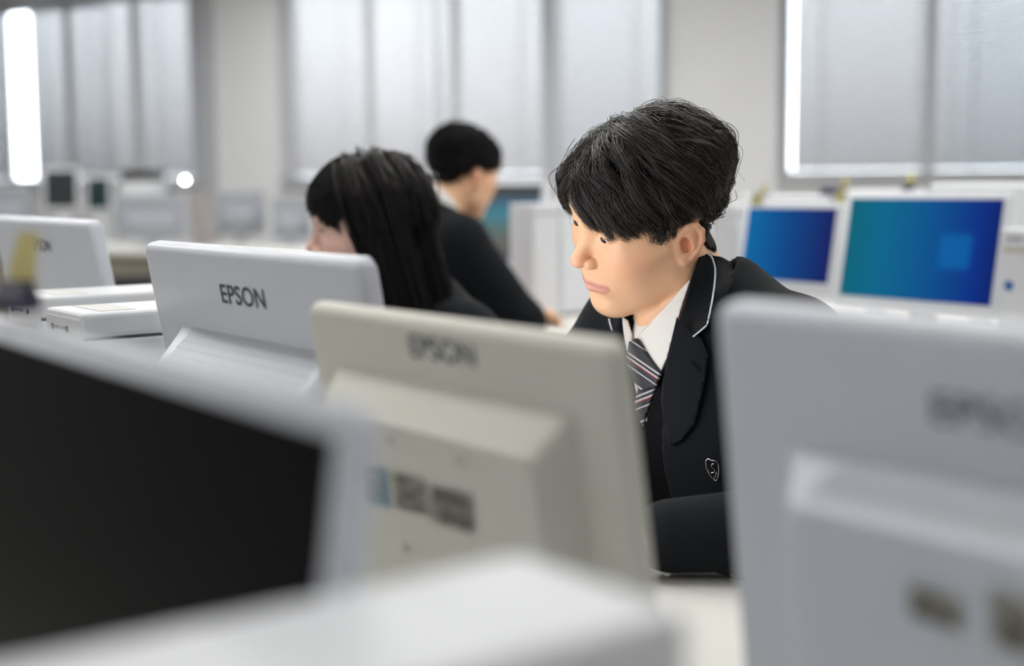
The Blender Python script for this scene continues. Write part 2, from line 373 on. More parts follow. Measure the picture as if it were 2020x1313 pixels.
# cream monitor in the middle
ua, va, za, ti, Wd, H = 1.053, 0.569, 1.0355, RD(8.7), 0.403, 0.272
T = 0.018; c = panel_center(ua, va, za, ti, Wd, H, T)
tl, tr = panel_xy(662, 715, ua, va, za, ti, Wd, H), panel_xy(1135, 800, ua, va, za, ti, Wd, H)
lg = panel_xy(871, 690, ua, va, za, ti, Wd, H)
D = 0.030; fr = panel_xy(1050, 903, ua, va, za, ti, Wd, H, D)
bulge = (tl[0], tr[0], (tl[1] + tr[1]) / 2, -H / 2 + 0.03, D, max(0.006, tr[0] - fr[0]), max(0.02, (tl[1] + tr[1]) / 2 - fr[1]), 1.0)
print('beige bulge', bulge, 'front', fr)
mb, sh, pm = monitor('aged cream monitor in the centre, its back to the camera, with a blue sticker', c, ROWZ, c.z, ti, Wd, H, M['beige'], M['greyglass'], bulge, (lg[0], lg[1], 0.086, 0.0185), T=T)
hy = PX['house_y'] - 0.001
def sticker(root, pm, name, pxs, m, label=None, marks=(), off=D + 0.013):
    q = [panel_xy(x, y, ua, va, za, ti, Wd, H, -hy - T / 2) for x, y in pxs]
    bm = bmesh.new(); bm.faces.new([bm.verts.new((x, hy, z)) for x, z in q][::-1])
    bmesh.ops.solidify(bm, geom=bm.faces[:], thickness=0.0006)
    o = bm_obj(name, bm, m, root); o.matrix_local = pm
    if label: o['label'] = label
    if marks:
        bm = bmesh.new(); x0, z0 = q[0]; ex = Vector((q[1][0] - x0, q[1][1] - z0)); ez = Vector((q[3][0] - x0, q[3][1] - z0))
        for a0, a1, b0, b1, sk in marks:
            vs = [bm.verts.new((x0 + ex.x * a_ + ez.x * b_, hy - 0.0009, z0 + ex.y * a_ + ez.y * b_)) for a_, b_ in ((a0, b0), (a1, b0 + sk), (a1, b1 + sk), (a0, b1))]
            bm.faces.new(vs)
        bm_obj('print', bm, M['ink'], o)
    return o
sticker(mb, pm, 'sticker', [(722, 916), (764, 924), (770, 1003), (726, 992)], M['blue_st'], 'pale blue sticker', [(0.15, 0.8, 0.05, 0.14, 0), (0.1, 0.9, 0.35, 0.40, 0), (0.1, 0.85, 0.55, 0.6, 0), (0.1, 0.9, 0.75, 0.8, 0)])
sticker(mb, pm, 'rating_label', [(774, 930), (838, 946), (846, 1018), (780, 1002)], M['lab'], 'grey label with a crossed mark', [(0.1, 0.5, 0.04, 0.18, 0), (0.1, 0.95, 0.72, 0.80, -0.5), (0.2, 0.9, 0.3, 0.38, 0.45), (0.1, 0.9, 0.84, 0.90, 0)])
sticker(mb, pm, 'rating_label', [(848, 955), (932, 976), (936, 1052), (852, 1030)], M['lab'], 'grey label with dense print', [(0.05, 0.8, 0.05, 0.14, 0), (0.05, 0.95, 0.2, 0.28, 0), (0.05, 0.9, 0.34, 0.4, 0), (0.25, 0.5, 0.55, 0.9, 0), (0.6, 0.95, 0.6, 0.95, 0)])
for x, y in ((770, 868), (906, 908), (800, 1082)):
    q = panel_xy(x, y, ua, va, za, ti, Wd, H, -hy - T / 2)
    bm = bmesh.new(); cyl(bm, (q[0], hy + 0.001, q[1]), (q[0], hy - 0.0008, q[1]), 0.0036, seg=12); o = bm_obj('screw_cover', bm, M['lab'], mb); o.matrix_local = pm
# white monitor at the right edge
ua, va, za, ti, Wd, H = 0.582, 0.589, 1.066, RD(6.7), 0.392, 0.285
c = panel_center(ua, va, za, ti, Wd, H, 0.022)
bl = panel_xy(1552, 872, ua, va, za, ti, Wd, H); lgl = panel_xy(1840, 800, ua, va, za, ti, Wd, H)
fr = panel_xy(1543, 985, ua, va, za, ti, Wd, H, 0.044)
bulge = (bl[0], Wd / 2 - (bl[0] + Wd / 2), bl[1], -H / 2 + 0.02, 0.044, max(0.002, fr[0] - bl[0]), max(0.015, bl[1] - fr[1]), 1.1)
print('right bulge', bulge, fr)
mr_, sh, pm = monitor('white monitor cut off by the right picture edge, back to camera, nearest of its row', c, ROWZ, c.z, ti, Wd, H, M['white'], M['greyglass'], bulge, (lgl[0] + 0.041, lgl[1] - 0.0005, 0.082, 0.0165), T=0.022)
vents(mr_, pm, bl[0] + 0.045, Wd / 2 - 0.07, bl[1] - bulge[6] * 0.8, bl[1] - 0.006, 5, 40, ramp_y(bl[1], bulge[6], 0.044, 1.1), 0.10, 0.0055)
T = 0.022; D = 0.044; hy = PX['house_y'] - 0.001
sticker(mr_, pm, 'rating_label', [(1790, 1150), (1895, 1180), (1900, 1250), (1795, 1215)], M['lab'], None, [(0.05, 0.9, 0.6, 0.95, 0), (0.05, 0.6, 0.05, 0.25, 0)])
sticker(mr_, pm, 'rating_label', [(1950, 1160), (2040, 1190), (2045, 1300), (1955, 1270)], M['lab'], None, [(0.3, 0.8, 0.4, 0.95, 0)])
# left white monitor, farther along the row
ua, va, za, ti, Wd, H = 2.62, 0.766, 1.080, RD(10), 0.51, 0.310
c = panel_center(ua, va, za, ti, Wd, H, 0.022)
mlf, sh, pm = monitor('white monitor at the left picture edge, back to camera, behind the yellow tag', c, ROWZ, c.z, ti, Wd, H, M['white'], M['greyglass'], (-0.17, 0.21, 0.04, -H / 2 + 0.02, 0.034, 0.012, 0.055, 1.7), (0.0, 0.11, 0.104, 0.0215), T=0.022)
# big black screen in the foreground, facing the camera side
Wd, H, ti = 0.54, 0.32, RD(8)
uA, vA, zA = 0.474, 0.28, 1.050
dd = Vector((0, 0, -1)) * math.cos(ti) - n * math.sin(ti); nn = -n * math.cos(ti) + Vector((0, 0, 1)) * math.sin(ti)
c = uv(uA, vA, zA) + r * (Wd / 2) + dd * (H / 2) - nn * 0.008
monitor('large monitor at lower left with a black screen facing the camera, very blurred', c, ROWZ + math.pi, c.z, ti, Wd, H, M['white'], M['blackglass'], None, None, T=0.016, bezel=0.016, chin=0.03)
TAGTOP = (uA, vA, zA)

# ------------------------------------------------------------------ PC towers
def tower(label, u0, u1, v0, v1, top, front, m=None, ports=True, lidh=0.030, foot=DESK, dot=None):
    m = m or M['white2']
    loc = uv((u0 + u1) / 2, (v0 + v1) / 2, foot); L, D = (u1 - u0) / 2, (v1 - v0) / 2; h = top - foot
    t = empty('desktop_tower', loc, ROWZ, label, 'computer')
    boxo('case', (-L + 0.001, L - 0.001, -D + 0.001, D - 0.001, 0.008, h - lidh - 0.003), m, t, 0.003)
    boxo('seam', (-L + 0.004, L - 0.004, -D + 0.004, D - 0.004, h - lidh - 0.003, h - lidh), M['seam'], t)
    boxo('top_cover', (-L, L, -D, D, h - lidh, h), m, t, 0.006, 3)
    for sx in (-1, 1):
        for sy in (-1, 1):
            bm = bmesh.new(); cyl(bm, (sx * (L - 0.025), sy * (D - 0.03), 0), (sx * (L - 0.025), sy * (D - 0.03), 0.009), 0.010); bm_obj('foot', bm, M['black'], t)
    y = front * (D + 0.0008)
    fp = boxo('front_panel', (-L + 0.004, L - 0.004, min(y, y - front * 0.004), max(y, y - front * 0.004), 0.012, h - 0.007), m, t, 0.0015)
    if ports:
        for x in (-L + 0.028, L - 0.05):
            bm = bmesh.new(); cyl(bm, (x, y, h - 0.022), (x, y + front * 0.0012, h - 0.022), 0.0042, seg=14); bm_obj('audio_jack', bm, M['logo'], fp)
        for x in (-L + 0.044, -L + 0.066):
            boxo('usb_port', (x - 0.008, x + 0.008, min(y, y + front * 0.001), max(y, y + front * 0.001), h - 0.0235, h - 0.0195), M['slit'], fp)
        boxo('drive_bay', (-L + 0.012, L - 0.012, min(y, y + front * 0.001), max(y, y + front * 0.001), h - 0.052, h - 0.040), M['lab'], fp)
        boxo('top_label', (-L + 0.012, L - 0.02, -D + 0.03, -D + 0.075, h - 0.0003, h + 0.0006), M['lab2'], t)
    if dot:
        bm = bmesh.new(); cyl(bm, (dot[0], y, dot[1]), (dot[0], y + front * 0.001, dot[1]), 0.012, seg=14); bm_obj('badge', bm, dot[2], fp)
    return t
tower('white desktop tower with port strip, in focus beside the sharp white monitor', 1.608, 1.738, 0.571, 0.90, 0.985, -1)
tower('white desktop tower behind the sharp one, just right of the yellow tag', 1.885, 2.03, 0.612, 0.93, 0.985, -1)
tower('white desktop tower in the bottom foreground, very blurred', 0.345, 0.447, 0.03, 0.342, 0.985, 1, ports=False)

# ------------------------------------------------------------------ yellow tags in clips
def clip_tag(name, label, P, w, h, lean, cat='tag', group=None, clipw=None, paper=True, clip=True, rz=ROWZ):
    t = empty(name, P, rz, label, cat, group)
    if paper:
        bm = bmesh.new(); N = 8; R = []
        for i in range(N + 1):
            q = i / N; z = 0.004 + h * q; y = 0.004 + lean * q * q; ww = w * (1 - 0.35 * q)
            R.append([bm.verts.new((x + 0.10 * h * q, y, z)) for x in (-ww / 2, -ww / 6, ww / 6, ww / 2)])
        for A, B in zip(R, R[1:]):
            for i in range(3): bm.faces.new((A[i], A[i + 1], B[i + 1], B[i]))
        bmesh.ops.solidify(bm, geom=bm.faces[:], thickness=0.0012); bm_obj('paper_slip', bm, M['yellow'], t)
    if clip:
        cw = clipw or w * 0.9
        bm = bmesh.new(); loft(bm, [[Vector((x, y, z)) for y, z in ((-0.010, -0.008), (0.010, -0.008), (0.010, 0.0), (0.004, 0.012), (-0.004, 0.012), (-0.010, 0.0))] for x in (-cw / 2, cw / 2)])
        bm_obj('spring_clip', bm, M['purple'], t)
    return t
# the near one stands on the black screen's top edge
P = uv(0.93, 0.287, 1.064)
clip_tag('paper_tag', 'pale yellow paper tag standing in a dark clip on the black screen', P, 0.026, 0.040, 0.006, rz=ROWZ + 0.55, clipw=0.022)

# ------------------------------------------------------------------ screens that are on
def screen_mat(name, stops, patch=None, strength=1.0, wob=0.0, axis='X'):
    m = bpy.data.materials.new(name); m.use_nodes = True; nt = m.node_tree; b = nt.nodes['Principled BSDF']
    b.inputs['Base Color'].default_value = (0.003, 0.003, 0.004, 1); b.inputs['Roughness'].default_value = 0.6; b.inputs['Specular IOR Level'].default_value = 0.05
    tc = nt.nodes.new('ShaderNodeTexCoord'); sp = nt.nodes.new('ShaderNodeSeparateXYZ'); nt.links.new(tc.outputs['Generated'], sp.inputs[0])
    cr = nt.nodes.new('ShaderNodeValToRGB'); el = cr.color_ramp.elements
    el[0].position, el[0].color = stops[0][0], (*stops[0][1], 1); el[1].position, el[1].color = stops[-1][0], (*stops[-1][1], 1)
    for p_, c_ in stops[1:-1]:
        q = el.new(p_); q.color = (*c_, 1)
    src = sp.outputs[axis]
    if wob:
        nz = nt.nodes.new('ShaderNodeTexNoise'); nz.inputs['Scale'].default_value = 2.2; nt.links.new(tc.outputs['Generated'], nz.inputs['Vector'])
        ma = nt.nodes.new('ShaderNodeMath'); ma.operation = 'MULTIPLY_ADD'; ma.inputs[1].default_value = wob; nt.links.new(nz.outputs['Fac'], ma.inputs[0]); nt.links.new(sp.outputs[axis], ma.inputs[2]); src = ma.outputs[0]
    nt.links.new(src, cr.inputs[0]); col = cr.outputs[0]
    if patch:
        x0, x1, z0, z1, pc, amt = patch
        def band(o, lo, hi, sw):
            a_ = nt.nodes.new('ShaderNodeMapRange'); a_.interpolation_type = 'SMOOTHSTEP'; a_.inputs[1].default_value = lo - sw; a_.inputs[2].default_value = lo + sw; nt.links.new(o, a_.inputs[0])
            b_ = nt.nodes.new('ShaderNodeMapRange'); b_.interpolation_type = 'SMOOTHSTEP'; b_.inputs[1].default_value = hi - sw; b_.inputs[2].default_value = hi + sw; b_.inputs[3].default_value = 1; b_.inputs[4].default_value = 0; nt.links.new(o, b_.inputs[0])
            c_ = nt.nodes.new('ShaderNodeMath'); c_.operation = 'MULTIPLY'; nt.links.new(a_.outputs[0], c_.inputs[0]); nt.links.new(b_.outputs[0], c_.inputs[1]); return c_.outputs[0]
        mu = nt.nodes.new('ShaderNodeMath'); mu.operation = 'MULTIPLY'; nt.links.new(band(sp.outputs['X'], x0, x1, 0.03), mu.inputs[0]); nt.links.new(band(sp.outputs['Z'], z0, z1, 0.04), mu.inputs[1])
        m2 = nt.nodes.new('ShaderNodeMath'); m2.operation = 'MULTIPLY'; m2.inputs[1].default_value = amt; nt.links.new(mu.outputs[0], m2.inputs[0])
        mx = nt.nodes.new('ShaderNodeMix'); mx.data_type = 'RGBA'; mx.inputs['B'].default_value = (*pc, 1); nt.links.new(m2.outputs[0], mx.inputs['Factor']); nt.links.new(col, mx.inputs['A']); col = mx.outputs['Result']
    nt.links.new(col, b.inputs['Emission Color']); b.inputs['Emission Strength'].default_value = strength
    return m
# screens face -n: generated X runs right-to-left as the camera sees them, so ramps are given mirrored
SC1 = screen_mat('blue_wallpaper', [(0.0, (0.0, 0.012, 0.12)), (0.12, (0.0, 0.022, 0.20)), (0.45, (0.0, 0.075, 0.24)), (0.75, (0.0, 0.115, 0.23)), (1.0, (0.0, 0.11, 0.16))], (0.16, 0.36, 0.33, 0.66, (0.0, 0.11, 0.34), 0.75))
SC2 = screen_mat('blue_wallpaper_small', [(0.0, (0.004, 0.008, 0.10)), (0.5, (0.0, 0.05, 0.21)), (1.0, (0.0, 0.12, 0.33))], None, 1.0)
SC3 = screen_mat('landscape_wallpaper', [(0.0, (0.07, 0.08, 0.10)), (0.22, (0.12, 0.11, 0.10)), (0.42, (0.09, 0.14, 0.14)), (0.62, (0.05, 0.19, 0.24)), (0.80, (0.05, 0.11, 0.16)), (0.88, (0.055, 0.06, 0.065)), (1.0, (0.05, 0.05, 0.055))], None, 1.0, 0.0, 'Z')
def faced(label, px_tl, px_tr, px_bl, v, Hs, Ws, scr, plastic, foot=DESK, tilt=RD(10), bezel=0.018, chin=0.03, T=0.03):
    """a monitor whose lit screen faces the camera side; photo corners of the screen"""
    A, B = on_v(*px_tl, v), on_v(*px_tr, v)
    Wd, H = Ws + 2 * bezel, Hs + bezel + chin
    u_mid = (A.dot(r) + B.dot(r)) / 2; ztop = (A.z + B.z) / 2
    d = Vector((0, 0, -1)) * math.cos(tilt) - n * math.sin(tilt); nn = -n * math.cos(tilt) + Vector((0, 0, 1)) * math.sin(tilt)
    c = uv(u_mid, v, ztop) - d * bezel + d * (H / 2) - nn * (T / 2)
    return monitor(label, c, ROWZ + math.pi, c.z, tilt, Wd, H, plastic, scr, None, None, bezel=bezel, chin=chin, foot=foot)
faced('white monitor with the larger bright blue and teal screen at right', (1681, 388), (1981, 397), (1650, 575), 2.76, 0.243, 0.430, SC1, M['white2'])
faced('smaller white monitor with a deep blue screen behind the boy\'s shoulder', (1478, 408), (1652, 413), (1460, 550), 2.80, 0.195, 0.305, SC2, M['white2'])
faced('white monitor with a dark landscape screen before the short-haired boy', (925, 366), (1046, 366), (0, 0), 2.76, 0.25, 0.47, SC3, M['white2'])
# towers and backs on the island behind the boys
def tower_px(label, x0, x1, ytop, v, depth=0.30, foot=DESK, **k):
    A, B = on_v(x0, ytop, v), on_v(x1, ytop, v)
    return tower(label, B.dot(r), A.dot(r), v, v + depth, (A.z + B.z) / 2, -1, foot=foot, **k)
tower_px('tall white desktop tower right of the dark landscape screen', 1004, 1052, 402, 2.58, 0.10, ports=False)
tower_px('white desktop tower just left of the front boy\'s face', 1066, 1108, 398, 2.80, 0.24, ports=False)
tower_px('white desktop tower between the boy\'s neck and the small blue screen', 1402, 1448, 402, 2.80, 0.24, ports=False)
tower_px('white desktop tower right of the large blue screen, with a blue badge', 1972, 2050, 452, 2.70, dot=(-0.02, 0.20, mat('blue_badge', (0.03, 0.12, 0.35), 0.5)))
# back-row monitors seen over the blue screens, with tags on their tops
def back_row(label, x0, x1, ytop, v, tilt=RD(9), H=0.32):
    A, B = on_v(x0, ytop, v), on_v(x1, ytop, v); ua_, ub = A.dot(r), B.dot(r); Wd = ua_ - ub
    c = uv((ua_ + ub) / 2, v, (A.z + B.z) / 2) + (Vector((0, 0, -1)) * math.cos(tilt) + n * math.sin(tilt)) * (H / 2)
    monitor(label, c, ROWZ, c.z, tilt, Wd, H, M['white2'], M['greyglass'], (-Wd / 2 + 0.07, Wd / 2 - 0.07, 0.05, -H / 2 + 0.02, 0.03, 0.01, 0.04, 1.3))
    return A, B
back_row('white monitor back behind the small blue screen, with two paper tags on top', 1462, 1642, 384, 3.36)
back_row('white monitor back behind the left half of the large blue screen', 1652, 1822, 374, 3.36)
back_row('white monitor back behind the large blue screen, cut by the right edge', 1836, 2060, 362, 3.36)
GT = 'clips on the monitors by the windows'
for px, py, lab, pap, w, cw in ((1503, 388, 'yellow tag in a dark clip on the monitor above the small blue screen', True, 0.030, 0.075),
                                (1636, 378, 'dark violet clip without paper between the two blue screens', False, 0.05, 0.060),
                                (1664, 376, 'yellow tag beside the dark violet clip, above the left of the large screen', True, 0.030, 0.026),
                                (1793, 370, 'olive tag in a clip standing above the large blue screen', True, 0.040, 0.034)):
    P = on_v(px, py, 3.36) - Vector((0, 0, 0.0))
    clip_tag('paper_tag' if pap else 'spring_clip', lab, P, w, 0.040, 0.005, 'tag' if pap else 'clip', GT, cw, pap)
for px, py, lab, w in ((1490, 404, 'small yellow slip hanging at the top of the small blue screen\'s monitor', 0.05), (1655, 398, 'small yellow slip at the joint of the two blue screens', 0.035)):
    P = on_v(px, py, 2.752); t = clip_tag('paper_slip', lab, P - Vector((0, 0, 0.006)), w, 0.035, 0.002, 'paper', GT, None, True, False)
# keyboards in front of the blue screens
def keyboard(u, v, label):
    t = empty('keyboard', uv(u, v, DESK), ROWZ, label, 'keyboard', 'keyboards on the cream desks')
    boxo('tray', (-0.21, 0.21, -0.07, 0.07, 0.0, 0.016), M['white2'], t, 0.004)
    bm = bmesh.new()
    for i in range(5):
        for j in range(14): box(bm, -0.20 + j * 0.0287, -0.20 + j * 0.0287 + 0.024, -0.058 + i * 0.0235, -0.058 + i * 0.0235 + 0.019, 0.016, 0.021)
    bm_obj('keys', bm, M['lab'], t)
keyboard(2.02, 2.53, 'pale keyboard on the desk before the large blue screen')
keyboard(2.46, 2.53, 'pale keyboard on the desk before the small blue screen')

# ------------------------------------------------------------------ the far island at upper left (placed in the room frame)
FR = RZ
def rm(P): return Vector((P.dot(-wd), P.dot(wm), P.z))
def unrm(x, y, z): return (-wd) * x + wm * y + Vector((0, 0, z))
FA, FB = on_depth(20, 492, 9.15), on_depth(610, 480, 9.15)
xa, xb = rm(FA).x, rm(FB).x; yf = rm(on_depth(200, 488, 9.1)).y
def fdesk(x0, x1, label):
    t = empty('computer_desk', unrm((x0 + x1) / 2, yf + 0.45, 0), FR, label, 'desk', 'cream desks of the far island'); L = (x1 - x0) / 2 - 0.002
    boxo('desktop', (-L, L, -0.45, 0.45, DESK - 0.03, DESK), M['desk'], t, 0.004)
    boxo('modesty_panel', (-L + 0.03, L - 0.03, -0.36, -0.34, 0.10, DESK - 0.031), M['panel'], t)
    for sx in (-1, 1): boxo('side_panel', (sx * (L - 0.012) - 0.012, sx * (L - 0.012) + 0.012, -0.40, 0.42, 0, DESK - 0.031), M['panel'], t)
w_ = (xb + 0.5 - (xa - 0.9)) / 3
for k, lb in enumerate(('cream desk of the far island at the left picture edge', 'cream desk of the far island under the two dark screens', 'cream desk of the far island left of the girl')):
    fdesk(xa - 0.9 + w_ * k, xa - 0.9 + w_ * (k + 1), lb)
def far_monitor(label, x0, x1, y0, y1, Z, scr=None, yaw=0.0, plastic=None, bez=0.02):
    """far monitor from its photo outline: screen towards the camera when scr is given, else its back"""
    A, B, Cc = on_depth(x0, y0, Z), on_depth(x1, y0, Z), on_depth(x0, y1, Z)
    Wd = (B - A).length / max(0.3, math.cos(yaw)); H = A.z - Cc.z; P = (A + B) / 2
    cz = (A.z + Cc.z) / 2
    if scr: monitor(label, P, yaw + math.pi, cz, RD(4), Wd + 2 * bez, H + 2 * bez, plastic or M['white2'], scr, bezel=bez, chin=bez)
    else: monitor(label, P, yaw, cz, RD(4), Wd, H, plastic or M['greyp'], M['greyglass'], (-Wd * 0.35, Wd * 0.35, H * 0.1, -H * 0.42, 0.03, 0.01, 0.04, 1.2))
far_monitor('far white monitor with a dark grey screen, left of the dark green one', 89, 149, 337, 409, 9.35, M['greyglass'], 0.1)
far_monitor('far white monitor with a dark green screen', 173, 214, 352, 412, 9.55, M['greenglass'], 0.1)
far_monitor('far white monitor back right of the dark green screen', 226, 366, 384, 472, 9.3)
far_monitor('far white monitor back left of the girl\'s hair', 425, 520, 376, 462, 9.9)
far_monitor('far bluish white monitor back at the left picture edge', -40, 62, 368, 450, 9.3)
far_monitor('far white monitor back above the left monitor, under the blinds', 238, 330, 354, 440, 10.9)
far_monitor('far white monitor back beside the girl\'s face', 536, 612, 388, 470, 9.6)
def far_box(name, cat, label, x0, x1, y0, y1, Z, d, m, z0=None):
    A, B, Cc = on_depth(x0, y0, Z), on_depth(x1, y0, Z), on_depth(x0, y1, Z); P = (A + B) / 2; hw = (B - A).length / 2
    b0 = Cc.z if z0 is None else z0
    t = empty(name, (P.x, P.y + d / 2, b0), 0, label, cat)
    return t, hw, A.z - b0, d / 2
t, hw, h, d = far_box('printer', 'printer', 'flat dark printer lid on a white box on the far island', 236, 302, 336, 352, 9.9, 0.36, None, DESK)
boxo('body', (-hw, hw, -d, d, 0, h * 0.86), M['white2'], t, 0.008); boxo('lid', (-hw * 0.98, hw * 0.98, -d * 0.98, d * 0.98, h * 0.86, h), M['black'], t, 0.004)
t, hw, h, d = far_box('paper_stack', 'paper', 'mottled brown printed sheet standing on the far island under the bright spot', 378, 416, 382, 470, 9.5, 0.02, None, DESK)
boxo('sheet', (-hw, hw, -0.003, 0.003, 0, h), mat('mottled_print', (0.36, 0.33, 0.33), 0.7, 0.3, 0.35, 14.0), t)
boxo('easel', (-hw * 0.6, hw * 0.6, 0.003, 0.05, 0, 0.02), M['lab'], t)
P = on_depth(365, 355, 9.6)
t = empty('glint_stand', (P.x, P.y, DESK), 0, 'small glowing ball added for a bright glint on the far island, a round spot in the blur', 'lamp')
bm = bmesh.new(); cyl(bm, (0, 0, 0), (0, 0, 0.012), 0.06, seg=20); bm_obj('base', bm, M['white2'], t)
bm = bmesh.new(); cyl(bm, (0, 0, 0.012), (0, 0, P.z - DESK - 0.008), 0.006, seg=10); bm_obj('stem', bm, M['white2'], t)
bm = bmesh.new(); bmesh.ops.create_uvsphere(bm, u_segments=12, v_segments=8, radius=0.011, matrix=Matrix.Translation((0, 0, P.z - DESK))); bm_obj('glint_ball', bm, emit('glint_glow', (1, 0.93, 0.88), 55.0), t)  # bright glint made as a glowing ball; no lamp known here
# dark chair at the far desk
def chair(label, P, rz, m, seat=0.44, back=True, group=None, bh=(0.12, 0.42)):
    t = empty('office_chair', (P[0], P[1], 0), rz, label, 'chair', group)
    boxo('seat', (-0.21, 0.21, -0.20, 0.20, seat - 0.05, seat), m, t, 0.02, 3)
    if back: boxo('backrest', (-0.19, 0.19, -0.25, -0.21, seat + bh[0], seat + bh[1]), m, t, 0.018, 3); boxo('back_post', (-0.03, 0.03, -0.235, -0.215, seat - 0.04, seat + 0.2), M['steel'], t)
    bm = bmesh.new(); cyl(bm, (0, 0, 0.07), (0, 0, seat - 0.05), 0.025); bm_obj('column', bm, M['steel'], t)
    for k_ in range(5):
        a_ = 2 * math.pi * k_ / 5; bm = bmesh.new(); cyl(bm, (0, 0, 0.075), (0.27 * math.cos(a_), 0.27 * math.sin(a_), 0.055), 0.018, 0.012, 10)
        l_ = bm_obj('leg', bm, M['black'], t); bm = bmesh.new(); cyl(bm, (0.27 * math.cos(a_) - 0.012, 0.27 * math.sin(a_), 0.025), (0.27 * math.cos(a_) + 0.012, 0.27 * math.sin(a_), 0.025), 0.025, seg=14); bm_obj('caster', bm, M['black'], l_)
    return t
Pc = on_depth(245, 545, 8.2); chair('black low-backed chair in front of the far island', (Pc.x, Pc.y), 0.2, M['black'], 0.40, bh=(0.06, 0.21))
# ------------------------------------------------------------------ bodies: signed distance fields meshed with surface nets
def axis_pts(lo, hi, fine, h, H):
    """coordinates from lo to hi, step h inside the fine interval, growing to H outside"""
    a, b = fine; pts = list(np.arange(a, b + h * 0.5, h)); s = h; x = a
    while x > lo: s = min(H, s * 1.18); x -= s; pts.insert(0, x)
    s = h; x = pts[-1]
    while x < hi: s = min(H, s * 1.18); x += s; pts.append(x)
    return np.array(pts, np.float32)
class Field:
    def __init__(f, xs, ys, zs):
        f.ax = (xs, ys, zs); f.d = np.full((len(xs), len(ys), len(zs)), 0.5, np.float32); f.T = None
    def sub(f, c, rad):
        sl = []
        for k in range(3):
            a = np.searchsorted(f.ax[k], c[k] - rad); b = np.searchsorted(f.ax[k], c[k] + rad); sl.append(slice(a, b))
        P = np.stack(np.meshgrid(*[f.ax[k][sl[k]] for k in range(3)], indexing='ij'), -1) if all(s.stop > s.start for s in sl) else None
        return tuple(sl), P
    def loc(f, P, T):
        return P if T is None else (P - T[1].astype(np.float32)) @ T[0].astype(np.float32)
    def apply(f, fn, cw, rad, k, mode='u'):
        sl, P = f.sub(cw, rad + k + 0.02)
        if P is None: return
        e = fn(P); d = f.d[sl]
        if mode == 'u':
            h = np.maximum(k - np.abs(d - e), 0) / max(k, 1e-6); f.d[sl] = np.minimum(d, e) - h * h * k * 0.25
        elif mode == 's':
            e = -e; h = np.maximum(k - np.abs(d - e), 0) / max(k, 1e-6); f.d[sl] = np.maximum(d, e) + h * h * k * 0.25
        elif mode == 'i':
            h = np.maximum(k - np.abs(d - e), 0) / max(k, 1e-6); f.d[sl] = np.maximum(d, e) + h * h * k * 0.25
    def w(f, c, T): return np.asarray(c, float) if T is None else T[0] @ np.asarray(c, float) + T[1]
    def ell(f, c, rr, k=0.01, T=None, mode='u', R=None):
        c = np.asarray(c, np.float32); rr_ = np.asarray(rr, np.float32)
        def fn(P):
            q = f.loc(P, T) - c
            if R is not None: q = q @ np.asarray(R, np.float32)
            a = np.sqrt(((q / rr_) ** 2).sum(-1)); b = np.sqrt(((q / rr_ ** 2) ** 2).sum(-1)) + 1e-9
            return a * (a - 1) / b
        f.apply(fn, f.w(c, T), float(max(rr)), k, mode)
    def cone(f, a, b, ra, rb, k=0.01, T=None, mode='u', sq=None):
        a = np.asarray(a, np.float32); b = np.asarray(b, np.float32); ab = b - a; L2 = float(ab @ ab) + 1e-9
        def fn(P):
            q = f.loc(P, T); t = np.clip(((q - a) @ ab) / L2, 0, 1)
            dq = q - (a + t[..., None] * ab)
            return np.sqrt((dq * dq).sum(-1)) - (ra + (rb - ra) * t)
        m = (f.w(a, T) + f.w(b, T)) / 2; f.apply(fn, m, math.sqrt(L2) / 2 + max(ra, rb), k, mode)
    def chain(f, pts, rads, k=0.005, T=None, mode='u'):
        for i in range(len(pts) - 1): f.cone(pts[i], pts[i + 1], rads[i], rads[i + 1], k, T, mode)
    def mesh(f):
        d = f.d; s = d < 0
        c = np.zeros(tuple(n_ - 1 for n_ in d.shape), np.int8)
        for i in (0, 1):
            for j in (0, 1):
                for k in (0, 1): c += s[i:i + c.shape[0], j:j + c.shape[1], k:k + c.shape[2]]
        act = np.argwhere((c > 0) & (c < 8)); idx = np.full(c.shape, -1, np.int32); idx[tuple(act.T)] = np.arange(len(act))
        off = np.array([(i, j, k) for i in (0, 1) for j in (0, 1) for k in (0, 1)])
        val = np.stack([d[tuple((act + o).T)] for o in off], 1)
        pos = np.stack([np.stack([f.ax[q][act[:, q] + o[q]] for q in range(3)], 1) for o in off], 1)
        acc = np.zeros((len(act), 3)); cnt = np.zeros(len(act))
        for a in range(8):
            for b in range(a + 1, 8):
                if np.abs(off[a] - off[b]).sum() != 1: continue
                va, vb = val[:, a], val[:, b]; m_ = (va < 0) != (vb < 0)
                t = np.where(m_, va / np.where(m_, va - vb, 1), 0)[:, None]
                acc += np.where(m_[:, None], pos[:, a] + (pos[:, b] - pos[:, a]) * t, 0); cnt += m_
        V = acc / cnt[:, None]; F = []
        for q in range(3):
            n0, n1 = s, np.roll(s, -1, q); sl = [slice(None)] * 3; sl[q] = slice(0, -1)
            o1, o2 = [x for x in range(3) if x != q]
            sl2 = list(sl); ch = (n0 != n1)[tuple(sl)]; ins = n0[tuple(sl)]
            e = np.argwhere(ch); e = e[(e[:, o1] > 0) & (e[:, o2] > 0) & (e[:, o1] < d.shape[o1] - 1) & (e[:, o2] < d.shape[o2] - 1)]
            def cell(a, b):
                g_ = e.copy(); g_[:, o1] -= a; g_[:, o2] -= b; return idx[tuple(g_.T)]
            quad = np.stack([cell(1, 1), cell(0, 1), cell(0, 0), cell(1, 0)], 1)
            flip = ~ins[tuple(e.T)]
            if q == 1: flip = ~flip
            quad[flip] = quad[flip][:, ::-1]; F.append(quad)
        F = np.concatenate(F); F = F[(F >= 0).all(1)]
        return V, F
